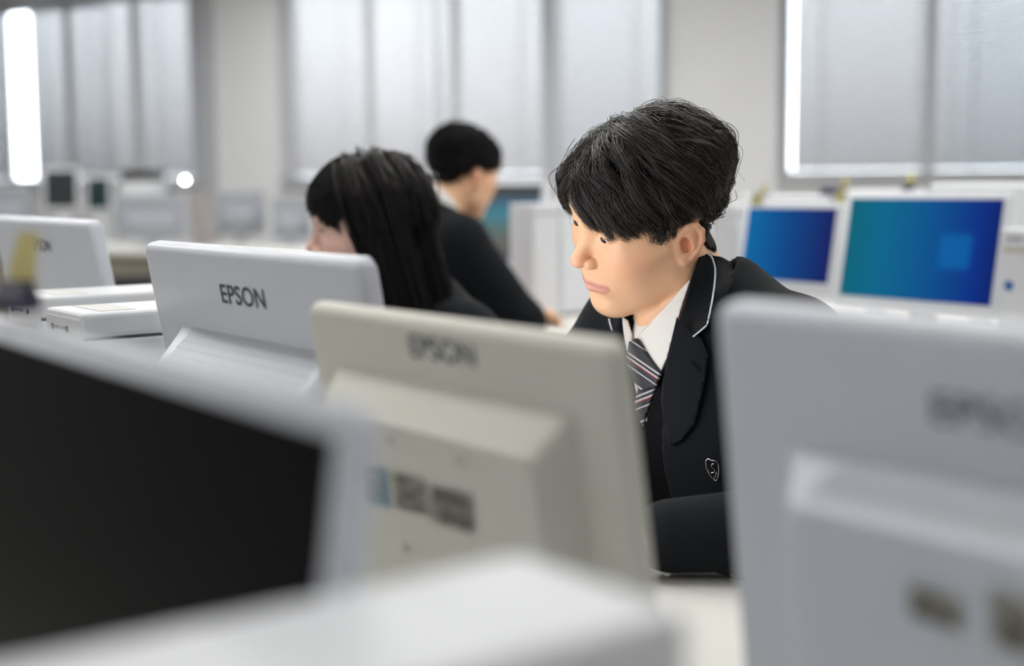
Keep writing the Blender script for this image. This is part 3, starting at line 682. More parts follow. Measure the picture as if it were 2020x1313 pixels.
def head_frame(yaw, pitch, roll, pos):
    """columns: forward, left, up. yaw 0 faces -Y, turning towards -X"""
    y, p, q = map(math.radians, (yaw, pitch, roll))
    Fw = np.array([-math.sin(y), -math.cos(y), 0]); U = np.array([0, 0, 1.0]); L = np.cross(U, Fw)
    F2 = math.cos(p) * Fw - math.sin(p) * U; U2 = math.cos(p) * U + math.sin(p) * Fw
    return np.stack([F2, math.cos(q) * L - math.sin(q) * U2, math.cos(q) * U2 + math.sin(q) * L], 1), np.asarray(pos, float)
def sdf_head(f, T, male=True, ears=True):
    e, c = (lambda *a, **k: f.ell(*a, T=T, **k)), (lambda *a, **k: f.cone(*a, T=T, **k))
    e((-.014, 0, .052), (.098, .076, .084), k=.01)
    e((.030, 0, .052), (.060, .064, .058), k=.03)
    e((.030, 0, -.018), (.058, .058, .075), k=.03)                      # mid face
    for s in (-1, 1):
        c((.060, s * .040, -.004), (.020, s * .062, .000), .020, .014, k=.028)      # cheekbone
        c((.006, s * .055, -.050), (.062, s * .018, -.086), .019, .018, k=.030)     # jaw edge
        c((.006, s * .055, -.050), (-.004, s * .060, -.010), .018, .018, k=.02)
        c((.080, s * .010, .043), (.066, s * .046, .041), .0110, .010, k=.018)      # brow
    for s in (-1, 1): e((.038, s * .040, -.034), (.036, .024, .040), k=.03)  # cheek
    e((.070, 0, -.046), (.026, .032, .030), k=.022)                     # muzzle
    e((.072, 0, -.087), (.0190, .022, .018), k=.016)                    # chin
    for s in (-1, 1):
        e((.0945, s * .032, .0255), (.012, .017, .0120), k=.016, mode='s')          # eye hollow
    c((.084, 0, .026), (.1048, 0, -.009), .0078, .0086, k=.013)         # nose bridge
    e((.1060, 0, -.0125), (.0100, .0094, .0090), k=.008)
    for s in (-1, 1):
        e((.0955, s * .0135, -.0165), (.0098, .0062, .0074), k=.003)
        e((.1000, s * .0070, -.0245), (.0060, .0032, .0045), k=.003, mode='s')
        e((.0725, s * .032, .0255), (.0138, .0150, .0130), k=.004)                  # lids over the ball
    # lips
    c((.0935, 0, -.0455), (.0855, .0268, -.0490), .0060, .0036, k=.005); c((.0935, 0, -.0455), (.0855, -.0268, -.0490), .0060, .0036, k=.005)
    c((.0918, 0, -.0570), (.0850, .0225, -.0532), .0064, .0040, k=.006); c((.0918, 0, -.0570), (.0850, -.0225, -.0532), .0064, .0040, k=.006)
    c((.1005, 0, -.0505), (.0885, .0270, -.0500), .0018, .0013, k=.003, mode='s'); c((.1005, 0, -.0505), (.0885, -.0270, -.0500), .0018, .0013, k=.003, mode='s')
    e((.0945, 0, -.0715), (.006, .020, .006), k=.012, mode='s')          # under the lower lip
    # eye slits (looking down)
    for s in (-1, 1):
        f.chain([(.0860, s * .0185, .0225), (.0874, s * .030, .0208), (.0824, s * .0455, .0230)], [.0010, .0016, .0010], k=.002, T=T, mode='s')
    # ears
    for s in ((-1, 1) if ears else ()):
        def Q(x, z, o=0.0): return (x * .87 - 0.25 * o + .005, s * (.0725 + o * .9 + 0.26 * max(0, -x + .004)), (z - .004) * .86 + .002)
        f.ell(Q(-.010, .004, .003), (.017, .0060, .027), k=.006, T=T); f.ell(Q(-.0175, .012, .0095), (.0105, .0050, .018), k=.004, T=T); f.ell(Q(-.010, .022, .0085), (.010, .0045, .009), k=.004, T=T)
        f.chain([Q(.004, .008, .006), Q(.002, .021, .009), Q(-.008, .030, .011), Q(-.020, .029, .012), Q(-.0265, .018, .013), Q(-.026, .003, .0125), Q(-.020, -.012, .0105), Q(-.012, -.022, .008)], [.0034, .0036, .0037, .0038, .0038, .0036, .0035, .0045], k=.0025, T=T)
        f.chain([Q(-.012, .020, .008), Q(-.0165, .010, .009), Q(-.016, -.004, .009), Q(-.008, -.013, .007)], [.0026, .0030, .0030, .0032], k=.004, T=T)
        f.ell(Q(-.006, -.024, .006), (.0085, .0045, .0095), k=.005, T=T)
        f.ell(Q(-.006, .002, .0085), (.0085, .0060, .0125), k=.002, T=T, mode='s')
        f.ell(Q(.0035, -.002, .006), (.004, .0035, .007), k=.004, T=T)
def finger_hand(f, wrist, knuckle_dir, palm_normal, side, curl=0.5, k=.004, scale=1.0):
    """five fingers on a palm: wrist point, direction towards the knuckles, outward normal of the back of the hand"""
    d = np.asarray(knuckle_dir, float); d /= np.linalg.norm(d); nn = np.asarray(palm_normal, float); nn -= d * (nn @ d); nn /= np.linalg.norm(nn)
    l = np.cross(nn, d) * side                                # towards the thumb
    w = np.asarray(wrist, float); s = scale
    for q in (-.026, -.009, .009, .025):
        f.cone(w + l * q * .6 * s, w + d * .080 * s + l * q * s, .014 * s, .0115 * s, k=.010)
    for q, L, z in ((.027, .072, 0), (.009, .082, .003), (-.009, .076, .002), (-.026, .060, -.003)):
        p = w + d * .082 * s + l * q * s + nn * z; a = 0.25 * curl; pts = [p]
        for seg in (.45, .30, .25):
            a += curl * 0.75; dd = d * math.cos(a) - nn * math.sin(a); p = p + dd * L * seg * s; pts.append(p)
        f.chain(pts, [.0092 * s, .0085 * s, .0078 * s, .0068 * s], k=k)
    p0 = w + d * .020 * s + l * .022 * s; p1 = w + d * .050 * s + l * .046 * s - nn * .010; p2 = p1 + (d * .8 + l * .35 - nn * .3) * .032 * s; p3 = p2 + (d * .95 - nn * .35) * .026 * s
    f.chain([p0, p1, p2, p3], [.016 * s, .011 * s, .0095 * s, .0075 * s], k=.006)
# ------------------------------------------------------------------ people
def skin_mat(name, base, lip, flush):
    m = mat(name, base, 0.42, 0.35, 0.07, 38.0, 0.04, sss=0.12); nt = m.node_tree; b = nt.nodes['Principled BSDF']
    src = b.inputs['Base Color'].links[0].from_socket
    at = nt.nodes.new('ShaderNodeAttribute'); at.attribute_name = 'tint'; sp = nt.nodes.new('ShaderNodeSeparateColor'); nt.links.new(at.outputs['Color'], sp.inputs[0])
    for ch, c in (('Green', flush), ('Red', lip), ('Blue', (0.03, 0.02, 0.018))):
        mx = nt.nodes.new('ShaderNodeMix'); mx.data_type = 'RGBA'; mx.inputs['B'].default_value = (*c, 1)
        nt.links.new(sp.outputs[ch], mx.inputs['Factor']); nt.links.new(src, mx.inputs['A']); src = mx.outputs['Result']
    nt.links.new(src, b.inputs['Base Color']); return m
M['skin'] = skin_mat('warm_skin', (0.84, 0.505, 0.305), (0.58, 0.23, 0.215), (0.82, 0.40, 0.26))
M['skinf'] = skin_mat('pale_skin', (0.74, 0.50, 0.41), (0.58, 0.25, 0.25), (0.72, 0.42, 0.35))
M['blazer'] = mat('charcoal_wool', (0.008, 0.0098, 0.012), 0.85, 0.1, 0.12, 500.0, 0.06, sheen=0.03)
M['vest'] = mat('black_knit', (0.006, 0.006, 0.007), 0.9, 0.1, 0.2, 400.0, 0.1)
M['shirt'] = mat('white_cotton', (0.78, 0.77, 0.73), 0.75, 0.2, 0.03, 300.0, 0.04)
M['piping'] = mat('pale_piping', (0.62, 0.66, 0.72), 0.6)
M['hair'] = mat('black_hair', (0.030, 0.024, 0.021), 0.34, 0.7, 0.5, 60.0)
M['hair2'] = mat('dark_brown_hair', (0.0050, 0.0036, 0.0034), 0.42, 0.3, 0.4, 60.0)
M['haircap'] = mat('near_black_hair', (0.008, 0.007, 0.007), 0.7, 0.2, 0.1)  # near-black, for hair bases and the short-haired boy's strands
M['eye'] = mat('eye_white', (0.75, 0.72, 0.70), 0.15, 0.5, 0.02)
M['iris'] = mat('dark_iris', (0.012, 0.008, 0.006), 0.08, 0.6, 0.2)
M['trouser'] = mat('dark_trousers', (0.022, 0.024, 0.028), 0.85, 0.2, 0.1, 300.0)
M['shoe'] = mat('black_shoe', (0.012, 0.011, 0.011), 0.3)
def tubes(name, P, R, m, parent, sides=3):
    """P (N,K,3) strands, R (N,K) radii: one mesh of tapered tubes"""
    P = np.asarray(P, float); N, K, _ = P.shape
    tn = np.gradient(P, axis=1); tn /= np.linalg.norm(tn, axis=2, keepdims=True) + 1e-9
    ref = np.where(np.abs(tn[..., 2:3]) > 0.9, np.array([1.0, 0, 0]), np.array([0, 0, 1.0]))
    a = np.cross(tn, ref); a /= np.linalg.norm(a, axis=2, keepdims=True) + 1e-9; b = np.cross(tn, a)
    ang = np.arange(sides) * 2 * math.pi / sides
    V = P[:, :, None] + R[:, :, None, None] * (np.cos(ang)[:, None] * a[:, :, None] + np.sin(ang)[:, None] * b[:, :, None])
    id_ = np.arange(N * K * sides).reshape(N, K, sides); nx = np.roll(id_, -1, 2)
    F = np.stack([id_[:, :-1], nx[:, :-1], nx[:, 1:], id_[:, 1:]], -1).reshape(-1, 4)
    return link(name, np_mesh(name, V.reshape(-1, 3), F), m, parent, smooth=True)
def torso_frame(N, P, L0):
    U = np.asarray(N, float) - np.asarray(P, float); U /= np.linalg.norm(U); L = np.asarray(L0, float); L = L - U * (L @ U); L /= np.linalg.norm(L)
    return np.stack([np.cross(L, U), L, U], 1), np.asarray(N, float)
def tw(T, p): return T[0] @ np.asarray(p, float) + T[1]
def torso(f, T, g, wd=1.0, bust=0.0):
    """g grows every radius"""
    f.ell((.010, 0, -.17), (.112 + g, .162 * wd + g, .19 + g), k=.03, T=T)
    f.ell((.000, 0, -.36), (.110 + g, .150 * wd + g, .20 + g), k=.05, T=T)
    for s in (-1, 1):
        f.cone((-.020, s * .045 * wd, -.028), (-.012, s * .142 * wd, -.058), .050 + g, .056 + g, k=.04, T=T)
        f.ell((.055, s * .070, -.16), (.055 + g, .07 + g, .07 + g), k=.04, T=T)
def legs(f, P, Fw, L, g, seat=0.55):
    P = np.asarray(P, float)
    for s in (-1, 1):
        h = P + L * s * .085; kn = P + Fw * .42 + L * s * .11; kn[2] = .52; an = kn + Fw * .03 - L * s * .01; an[2] = .10
        f.chain([h, kn, an], [.092 + g, .066 + g, .046 + g], k=.04)
        f.cone(an + np.array([0, 0, -.045]), an + Fw * .13 + np.array([0, 0, -.062]), .040 + g * .3, .034 + g * .3, k=.02)
def merge(parts):
    V, F, o = [], [], 0
    for v, f_ in parts: V.append(v); F.append(f_ + o); o += len(v)
    return np.concatenate(V), np.concatenate(F)
def rel(obj_, root): obj_.parent = root; obj_.matrix_parent_inverse = Matrix.Translation(-root.location); return obj_
class Person:
    def __init__(s, label, T, N, P, L, arms, h, skin, female=False, wd=1.0, name='person', hand_curl=0.5):
        s.T, s.N, s.P = T, np.asarray(N, float), np.asarray(P, float); s.tT = torso_frame(N, P, L); s.arms = arms; s.wd = wd
        s.L = s.tT[0][:, 1]; s.F = np.array([s.tT[0][0, 0], s.tT[0][1, 0], 0]); s.F /= np.linalg.norm(s.F)
        s.root = empty(name, (P[0], P[1], 0), 0, label, 'person')
        c = T[1]; lo = np.minimum(np.minimum(s.P - .25, c - .2), s.P + s.F * .62 - .2); hi = np.maximum(np.maximum(s.P + .25, c + .2), s.P + s.F * .62 + .2)
        up = T[0][:, 2]; hc = c + up * .02
        ax = [axis_pts(lo[k], hi[k], (hc[k] - .132, hc[k] + .132), h, .016) for k in range(2)] + [axis_pts(0.0, hc[2] + .17, (hc[2] - .140, hc[2] + .125), h, .016)]
        f = Field(*ax); sdf_head(f, T, not female)
        hb = tw(T, (-.032, 0, -.035)); nk = s.N + s.tT[0] @ np.array([-.012, 0, -.03])
        f.cone(hb, nk, .046 if not female else .042, .057 if not female else .050, k=.012)
        f.cone(tw(T, (.022, 0, -.075)), s.N + s.tT[0] @ np.array([.035, 0, -.05]), .018, .026, k=.02)
        for q in (-1, 1): f.cone(tw(T, (-.022, q * .058, -.03)), s.N + s.tT[0] @ np.array([.045, q * .018, -.045]), .013, .011, k=.02)
        torso(f, s.tT, -.012, wd); legs(f, s.P, s.F, s.L, -.010)
        for (sh, el, wr, hd, bn, side) in arms: f.chain([sh, el, wr], [.048, .040, .028], k=.03)
        parts = [f.mesh()]; nb = len(parts[0][0])
        for (sh, el, wr, hd, bn, side) in arms:
            w = np.asarray(wr, float); m0 = w + np.asarray(hd) * .09
            g = Field(*[np.arange(m0[k] - .16, m0[k] + .16, max(.0028, h * 1.2), dtype=np.float32) for k in range(3)])
            e_ = w - (w - np.asarray(el, float)) / np.linalg.norm(w - np.asarray(el, float)) * .05
            g.cone(e_, w, .030, .026, k=.01); finger_hand(g, w, hd, bn, side, hand_curl); parts.append(g.mesh())
        V, F = merge(parts); me = np_mesh('body', V, F); s.body = link('body', me, skin, None, smooth=True); rel(s.body, s.root)
        q = (V - T[1]) @ T[0]; col = np.zeros((len(V), 4), np.float32); col[:, 3] = 1
        def seg(a, b, ra): a, b = np.array(a), np.array(b); t = np.clip(((q - a) @ (b - a)) / ((b - a) @ (b - a)), 0, 1); return np.linalg.norm(q - a - t[:, None] * (b - a), axis=1) - ra
        lip = np.minimum.reduce([seg((.0945, 0, -.0460), (.0855, q_ * .0268, -.0490), .0058) for q_ in (-1, 1)] + [seg((.0930, 0, -.0570), (.085, q_ * .0225, -.0532), .0062) for q_ in (-1, 1)])
        col[:, 0] = np.clip(1.1 - lip / .0020, 0, 1) * (q[:, 0] > .05) * .80
        fl = np.maximum.reduce([np.exp(-((q - np.array(c_)) ** 2).sum(1) / r_ ** 2) for c_, r_ in (((.108, 0, -.012), .016), ((.06, .048, -.012), .026), ((.06, -.048, -.012), .026), ((-.012, .085, .0), .030), ((-.012, -.085, .0), .030))])
        col[:, 1] = np.clip(fl * .8, 0, 1)
        br = np.minimum.reduce([np.minimum(seg((.0905, q_ * .014, .0470), (.0865, q_ * .034, .0520), .0040), seg((.0865, q_ * .034, .0520), (.070, q_ * .052, .0470), .0030)) for q_ in (-1, 1)])
        lash = np.minimum.reduce([np.minimum(seg((.0860, q_ * .0180, .0232), (.0874, q_ * .030, .0233), .0012), seg((.0874, q_ * .030, .0233), (.0817, q_ * .047, .0238), .0014)) for q_ in (-1, 1)])
        col[:, 2] = np.maximum(np.clip(0.5 - br / .003, 0, 1) * .75, np.clip(0.6 - lash / .0016, 0, 1) * .9)
        a_ = me.color_attributes.new('tint', 'FLOAT_COLOR', 'POINT'); a_.data.foreach_set('color', col.ravel())
        for q_ in (-1, 1):
            bm = bmesh.new(); bmesh.ops.create_uvsphere(bm, u_segments=24, v_segments=16, radius=.0122)
            o = bm_obj('eyeball', bm, M['eye'], None, smooth=True); o.matrix_world = Matrix.Translation(tw(T, (.0736, q_ * .032, .0250))); rel(o, s.root)
            bm = bmesh.new(); bmesh.ops.create_uvsphere(bm, u_segments=16, v_segments=10, radius=.0068)
            i = bm_obj('iris', bm, M['iris'], o, smooth=True); i.location = Vector(T[0] @ np.array([.0068, -.0010 if q_ > 0 else .001, -.0030])); i['label'] = 'dark iris'
        s.bvh_b = BVHTree.FromPolygons([Vector(v) for v in V], F.tolist()); s.nk = nk
    def garment(s, name, build, m, lo, hi, h, label=None):
        f = Field(*[np.arange(lo[k], hi[k], h, dtype=np.float32) for k in range(3)]); build(f)
        V, F = f.mesh(); o = link(name, np_mesh(name, V, F), m, None, smooth=True); rel(o, s.root)
        if label: o['label'] = label
        o['_v'] = len(V); s.last = (V, F); return o
    def clothes(s, h=.006, carve=True, blazer=None, skirt=False):
        aa = s.arms; pts = np.array([s.N, s.P] + [p for a in aa for p in a[:3]]); lo, hi = pts.min(0) - .24, pts.max(0) + .24; lo[2] = .38; hi[2] = s.N[2] + .14
        T = s.tT
        def bz(f):
            torso(f, T, .012, s.wd)
            for q_ in (-1, 1): f.cone((-.042, q_ * .034, .000), (-.025, q_ * .110, -.062), .042, .046, k=.03, T=T)
            f.ell(T[0].T @ (s.P - T[1]), (.135, .165, .10), k=.06, T=T)
            if carve:
                def wedge(Pw):
                    q = f.loc(Pw, T); w_ = np.interp(q[..., 2], [-.40, -.34, -.03, .06], [.002, .010, .060, .085])
                    return np.maximum(np.abs(q[..., 1]) - w_, np.maximum(.02 - q[..., 0], 0.0) - .0)
                f.apply(wedge, tw(T, (.08, 0, -.15)), .40, .006, 's')
            # neck opening
            f.cone(tw(T, (-.012, 0, -.05)), tw(T, (.015, 0, .16)), .060, .075, k=.010, mode='s')
            for (sh, el, wr, hd, bn, side) in aa:
                f.chain([sh, el, np.asarray(wr) * .93 + np.asarray(el) * .07], [.066, .054, .041], k=.03)
        s.blazer = s.garment('blazer', bz, blazer or M['blazer'], lo, hi, h)
        s.bvh = BVHTree.FromPolygons([Vector(v) for v in s.last[0]], s.last[1].tolist())
        def neck(f, R0, R1): f.cone(tw(T, (-.012, 0, -.06)), tw(T, (.020, 0, .16)), R0, R1, k=.008, mode='s')
        def vs(f):
            torso(f, T, .003, s.wd)
            def vee(Pw):
                q = f.loc(Pw, T); return np.maximum(np.maximum(np.abs(q[..., 1]) - np.interp(q[..., 2], [-.13, -.02], [0.0, .050]), -.13 - q[..., 2]), -.01 - q[..., 0])
            f.apply(vee, tw(T, (.06, 0, -.06)), .30, .004, 's'); neck(f, .075, .085)
            f.apply(lambda Pw: f.loc(Pw, T)[..., 2] + .012, tw(T, (0, 0, -.1)), .5, .004, 'i')
        def shf(f):
            torso(f, T, -.004, s.wd); neck(f, .056, .062)
            f.apply(lambda Pw: f.loc(Pw, T)[..., 2] - .010, tw(T, (0, 0, -.1)), .5, .004, 'i')
        lo2, hi2 = s.N - .30, s.N + .30; lo2[2] = s.P[2] + .05; hi2[2] = s.N[2] + .06
        s.vest = s.garment('vest', vs, M['vest'], lo2, hi2, max(.006, h))
        s.shirt = s.garment('shirt', shf, M['shirt'], lo2, hi2, max(.006, h))
        s.bvh_v = BVHTree.FromPolygons([Vector(v) for v in s.last[0]], s.last[1].tolist())
        allV, allF = merge([(np.array([v.co[:] for v in o.data.vertices]), np.array([p.vertices[:] for p in o.data.polygons])) for o in (s.body, s.blazer, s.shirt, s.vest)])
        s.bvh_all = BVHTree.FromPolygons([Vector(v) for v in allV], allF.tolist())
        lo3, hi3 = s.P - .30, s.P + .30; hi3 = np.maximum(hi3, s.P + s.F * .62 + .18); lo3 = np.minimum(lo3, s.P + s.F * .62 - .18); lo3[2] = .10; hi3[2] = s.P[2] + .14
        def tr(f):
            legs(f, s.P, s.F, s.L, .010); f.ell(s.P, (.15, .15, .115), k=.06)
        s.garment('skirt' if skirt else 'trousers', tr, M['trouser'], lo3, hi3, .012)
        for q in (-1, 1):
            kn = s.P + s.F * .42 + s.L * q * .11; an = kn + s.F * .03 - s.L * q * .01
            bm = bmesh.new(); rings = []
            for t, hw, hh in ((-.09, .018, .03), (-.07, .034, .075), (-.02, .038, .082), (.04, .040, .062), (.10, .044, .046), (.15, .036, .036), (.175, .016, .02)):
                c = Vector((*(an + s.F * t)[:2], 0)); rings.append([c + Vector(s.L) * hw * math.cos(a) + Vector((0, 0, max(0.0, .010 + hh * .5 + hh * .62 * math.sin(a)))) for a in [2 * math.pi * i / 16 for i in range(16)]])
            o = bm_obj('shoe', loft(bm, rings), M['shoe'], None, smooth=True); rel(o, s.root)
    def neck_frame(s):
        hb, nk = tw(s.T, (-.032, 0, -.035)), s.N + s.tT[0] @ np.array([-.012, 0, -.03])
        a = hb - nk; a /= np.linalg.norm(a); l = s.L - a * (s.L @ a); l /= np.linalg.norm(l); return nk, a, l, np.cross(l, a)
    def ring_collar(s, name, m, R0, heights, drop, flare, tips=0.0, span=166, thick=.0020):
        """a folded collar round the neck: heights along the neck at nape and throat, fall outside"""
        nk, a, l, fw = s.neck_frame(); bm = bmesh.new(); N_ = 44; rows = []
        for i in range(N_ + 1):
            th = math.radians(-span + 2 * span * i / N_); c, sn = math.cos(th), math.sin(th); fr = (1 - c) / 2
            z = lerp(heights[0], heights[1], fr); tip = max(0.0, (fr - .70) / .30) ** 1.3
            def pt(R, dz, yy=0.0): return Vector(nk + a * (z + dz) + fw * (-c * R) + l * (sn * R * .98 + math.copysign(yy, sn)))
            dr = lerp(drop[0], drop[1], fr)
            rows.append([bm.verts.new(p) for p in (pt(R0 - .003, -.020), pt(R0 - .001, 0), pt(R0 + .004, .001), pt(R0 + .007 + flare * .5, -dr * .5, tips * tip * .4), pt(R0 + .008 + flare + .010 * tip, -dr - .030 * tip, tips * tip))])
        for A, B_ in zip(rows, rows[1:]):
            for j in range(4): bm.faces.new((A[j], A[j + 1], B_[j + 1], B_[j]))
        bmesh.ops.recalc_face_normals(bm, faces=bm.faces)
        o = bm_obj(name, bm, m, None, smooth=True); rel(o, s.root)
        md = o.modifiers.new('thickness', 'SOLIDIFY'); md.thickness = thick; md.offset = 0
        return o
def px_patch(name, poly, bvh, off, m, person, cell=6.0, thick=.002, parent=None, zfall=None, fit=0):
    """a cloth piece laid on a garment where the photo shows it: polygon in photo pixels, dropped on the garment along the view"""
    xs = [p[0] for p in poly]; ys = [p[1] for p in poly]
    bm = bmesh.new(); vs = []
    pp = []
    for a, b in zip(poly, poly[1:] + poly[:1]):
        k = max(1, int(math.hypot(b[0] - a[0], b[1] - a[1]) / cell))
        for i in range(k): pp.append((a[0] + (b[0] - a[0]) * i / k, a[1] + (b[1] - a[1]) * i / k))
    fv = [bm.verts.new((x, y, 0)) for x, y in pp]; f_ = bm.faces.new(fv); f_.normal_update()
    x = min(xs) + cell
    while x < max(xs): bmesh.ops.bisect_plane(bm, geom=bm.verts[:] + bm.edges[:] + bm.faces[:], plane_co=(x, 0, 0), plane_no=(1, 0, 0)); x += cell
    y = min(ys) + cell
    while y < max(ys): bmesh.ops.bisect_plane(bm, geom=bm.verts[:] + bm.edges[:] + bm.faces[:], plane_co=(0, y, 0), plane_no=(0, 1, 0)); y += cell
    ds = {}
    for v in bm.verts:
        d = ray(v.co.x, v.co.y).normalized(); hit = bvh.ray_cast(O, d)
        ds[v] = (d, hit[3] if hit[0] is not None else None)
    hits = {v: q[1] for v, q in ds.items()}
    ok = [t for d, t in ds.values() if t is not None]; mean = sum(ok) / len(ok) if ok else zfall
    for _ in range(3):
        for v in bm.verts:
            d, t = ds[v]
            if t is None:
                nb = [ds[e.other_vert(v)][1] for e in v.link_edges if ds[e.other_vert(v)][1] is not None]
                if nb: ds[v] = (d, sum(nb) / len(nb))
    # soften depth so the piece hangs as cloth does
    for _ in range(16):
        new = {}
        for v in bm.verts:
            t = ds[v][1] if ds[v][1] is not None else mean
            nb = [ds[e.other_vert(v)][1] or mean for e in v.link_edges]; new[v] = (ds[v][0], 0.5 * t + 0.5 * sum(nb) / len(nb))
        ds = new
    if fit:
        vs_ = list(bm.verts); xy = np.array([(v.co.x, v.co.y) for v in vs_]); xy = (xy - xy.mean(0)) / 60.0; tt = np.array([hits[v] if hits[v] is not None else np.nan for v in vs_])
        A_ = np.stack([np.ones(len(xy)), xy[:, 0], xy[:, 1]] + ([xy[:, 0] ** 2, xy[:, 0] * xy[:, 1], xy[:, 1] ** 2] if fit > 1 else []), 1)
        ok_ = ~np.isnan(tt); ok_ &= np.where(ok_, tt, 9) < np.nanmedian(tt) + .045
        for _ in range(4):
            cf = np.linalg.lstsq(A_[ok_], tt[ok_], rcond=None)[0]; rs = A_ @ cf - np.where(np.isnan(tt), 9, tt); ok_ = ~np.isnan(tt) & (np.abs(rs) < max(.006, 2 * np.std(rs[ok_])))
        sh_ = max(0.0, float(np.percentile(rs[ok_], 92)))
        for v, q_ in zip(vs_, A_ @ cf): ds[v] = (ds[v][0], q_ - sh_)
    for v in bm.verts: v.co = O + ds[v][0] * (ds[v][1] - off)
    bmesh.ops.recalc_face_normals(bm, faces=bm.faces)
    o = bm_obj(name, bm, m, None, smooth=True); rel(o, person.root)
    if parent is not None: w_ = o.matrix_world.copy(); o.parent = parent; o.matrix_parent_inverse = Matrix()
    md = o.modifiers.new('thickness', 'SOLIDIFY'); md.thickness = thick; md.offset = 0
    return o
def px_cord(name, path, bvh, off, rad, m, person, sub=8, zfall=1.6, parent=None):
    pts = []
    for a, b in zip(path, path[1:]):
        for i in range(sub): pts.append((a[0] + (b[0] - a[0]) * i / sub, a[1] + (b[1] - a[1]) * i / sub))
    pts.append(path[-1]); t = []
    for x, y in pts:
        hit = bvh.ray_cast(O, ray(x, y).normalized()); t.append(hit[3] if hit[0] is not None else None)
    ok = [q for q in t if q is not None] or [zfall]
    for i in range(len(t)):
        if t[i] is None: t[i] = t[i - 1] if i and t[i - 1] is not None else ok[0]
    t = np.array(t)
    for _ in range(24): t[1:-1] = .5 * t[1:-1] + .25 * (t[:-2] + t[2:])
    P = np.array([list(O + ray(x, y).normalized() * (q - off)) for (x, y), q in zip(pts, t)])
    for _ in range(5): P[1:-1] = .5 * P[1:-1] + .25 * (P[:-2] + P[2:])
    o = tubes(name, P[None], np.full((1, len(P)), rad), m, None, 6); rel(o, person.root)
    if parent is not None: o.parent = parent; o.matrix_parent_inverse = Matrix()
    return o
def hair_cap(f, T, female, nk, off=.0035):
    sdf_head(f, T, not female, ears=False); f.cone(tw(T, (-.032, 0, -.035)), nk, .046, .057, k=.022); f.d -= off
def push_out(P, T, bvh, gap=.0025):
    W_ = to_world(P, T); sh = W_.shape; W_ = W_.reshape(-1, 3)
    for i, p in enumerate(W_):
        q, nn, _, dist = bvh.find_nearest(Vector(p), .06)
        if q is not None and (Vector(p) - q).dot(nn) < gap: W_[i] = q + nn * gap
    return ((W_ - T[1]) @ T[0]).reshape(sh)
# ---- hair: strands that start on the scalp, follow a flow field and keep a given height over it
SC_C, SC_R = np.array([-.014, 0, .052]), np.array([.098, .076, .084])
def grow(roots, length, start, end, level, K=14, jit=0.0, wave=0.0):
    """roots (N,3) head-local; start/end directions (N,3); level(t)->(N,) height over the scalp as a scale"""
    N = len(roots); P = np.zeros((N, K, 3)); p = roots.copy(); P[:, 0] = p
    ph = rng.uniform(0, 6.28, N)
    for k in range(1, K):
        t = k / (K - 1); s_ = t * t * (3 - 2 * t)
        d = start * (1 - s_) + end * s_
        nrm = (p - SC_C) / SC_R ** 2; nrm /= np.linalg.norm(nrm, axis=1, keepdims=True)
        d = d - nrm * (d * nrm).sum(1, keepdims=True); d /= np.linalg.norm(d, axis=1, keepdims=True) + 1e-9
        side = np.cross(d, nrm)
        p = p + d * (length / (K - 1))[:, None] + side * (np.sin(ph + t * 7) * wave)[:, None]
        q = (p - SC_C) / SC_R; lv = np.linalg.norm(q, axis=1, keepdims=True)
        p = SC_C + q / lv * level(t)[:, None] * SC_R
        P[:, k] = p
    return P
def clump(G, n_, spread, tip=0.35):
    """n_ strands around every guide, drawn together at the tip"""
    N, K, _ = G.shape; t = np.linspace(0, 1, K)
    o = rng.normal(0, 1, (N, n_, 1, 3)) * spread
    w = (1 - (1 - tip) * t ** 1.5)[None, None, :, None]
    w2 = rng.normal(0, 1, (N, n_, 1, 3)) * spread * .6 * (t ** 2)[None, None, :, None]
    return (G[:, None] + o * w + w2 * rng.uniform(0, 1, (N, n_, 1, 1))).reshape(-1, K, 3)
def to_world(P, T): return P @ T[0].T + T[1]
def scalp_points(n_, ok):
    out = []
    while len(out) < n_:
        v = rng.normal(0, 1, (n_ * 3, 3)); v /= np.linalg.norm(v, axis=1, keepdims=True); p = SC_C + v * SC_R
        out.extend(p[ok(p)].tolist())
    return np.array(out[:n_])
def lerp(a, b, t): return a + (b - a) * t
# ------------------------------------------------------------------ the boy in the front
nv, rv = np.array(n), np.array(r)
T = head_frame(65.5, 19.8, 19.6, (0.174, 1.766, 1.0855))
Nk, Pv = np.array([.232, 1.768, .985]), np.array([.345, 1.86, .555])
Lb = -rv + np.array([0, 0, -.19]); tT = torso_frame(Nk, Pv, Lb)
SL, SR = tw(tT, (-.012, .158, -.062)), tw(tT, (-.012, -.158, -.062))
arms = [(SL, (.425, 1.475, .765), (.155, 1.488, .7445), (-.99, .10, -.02), (0, 0, 1.0), 1),
        (SR, (.02, 1.80, .775), (-.045, 1.60, .7445), (-.45, -.89, -.02), (0, 0, 1.0), -1)]
boy = Person('boy in dark piped blazer and striped tie, in sharp focus, looking down left', T, Nk, Pv, Lb, arms, .0019, M['skin'])
boy.clothes(.005)
boy.ring_collar('shirt_collar', M['shirt'], .055, (.038, .004), (.026, .040), .005, .030)
boy.ring_collar('blazer_collar', M['blazer'], .061, (.040, -.030), (.045, .030), .012, 0.0, 138, .004)

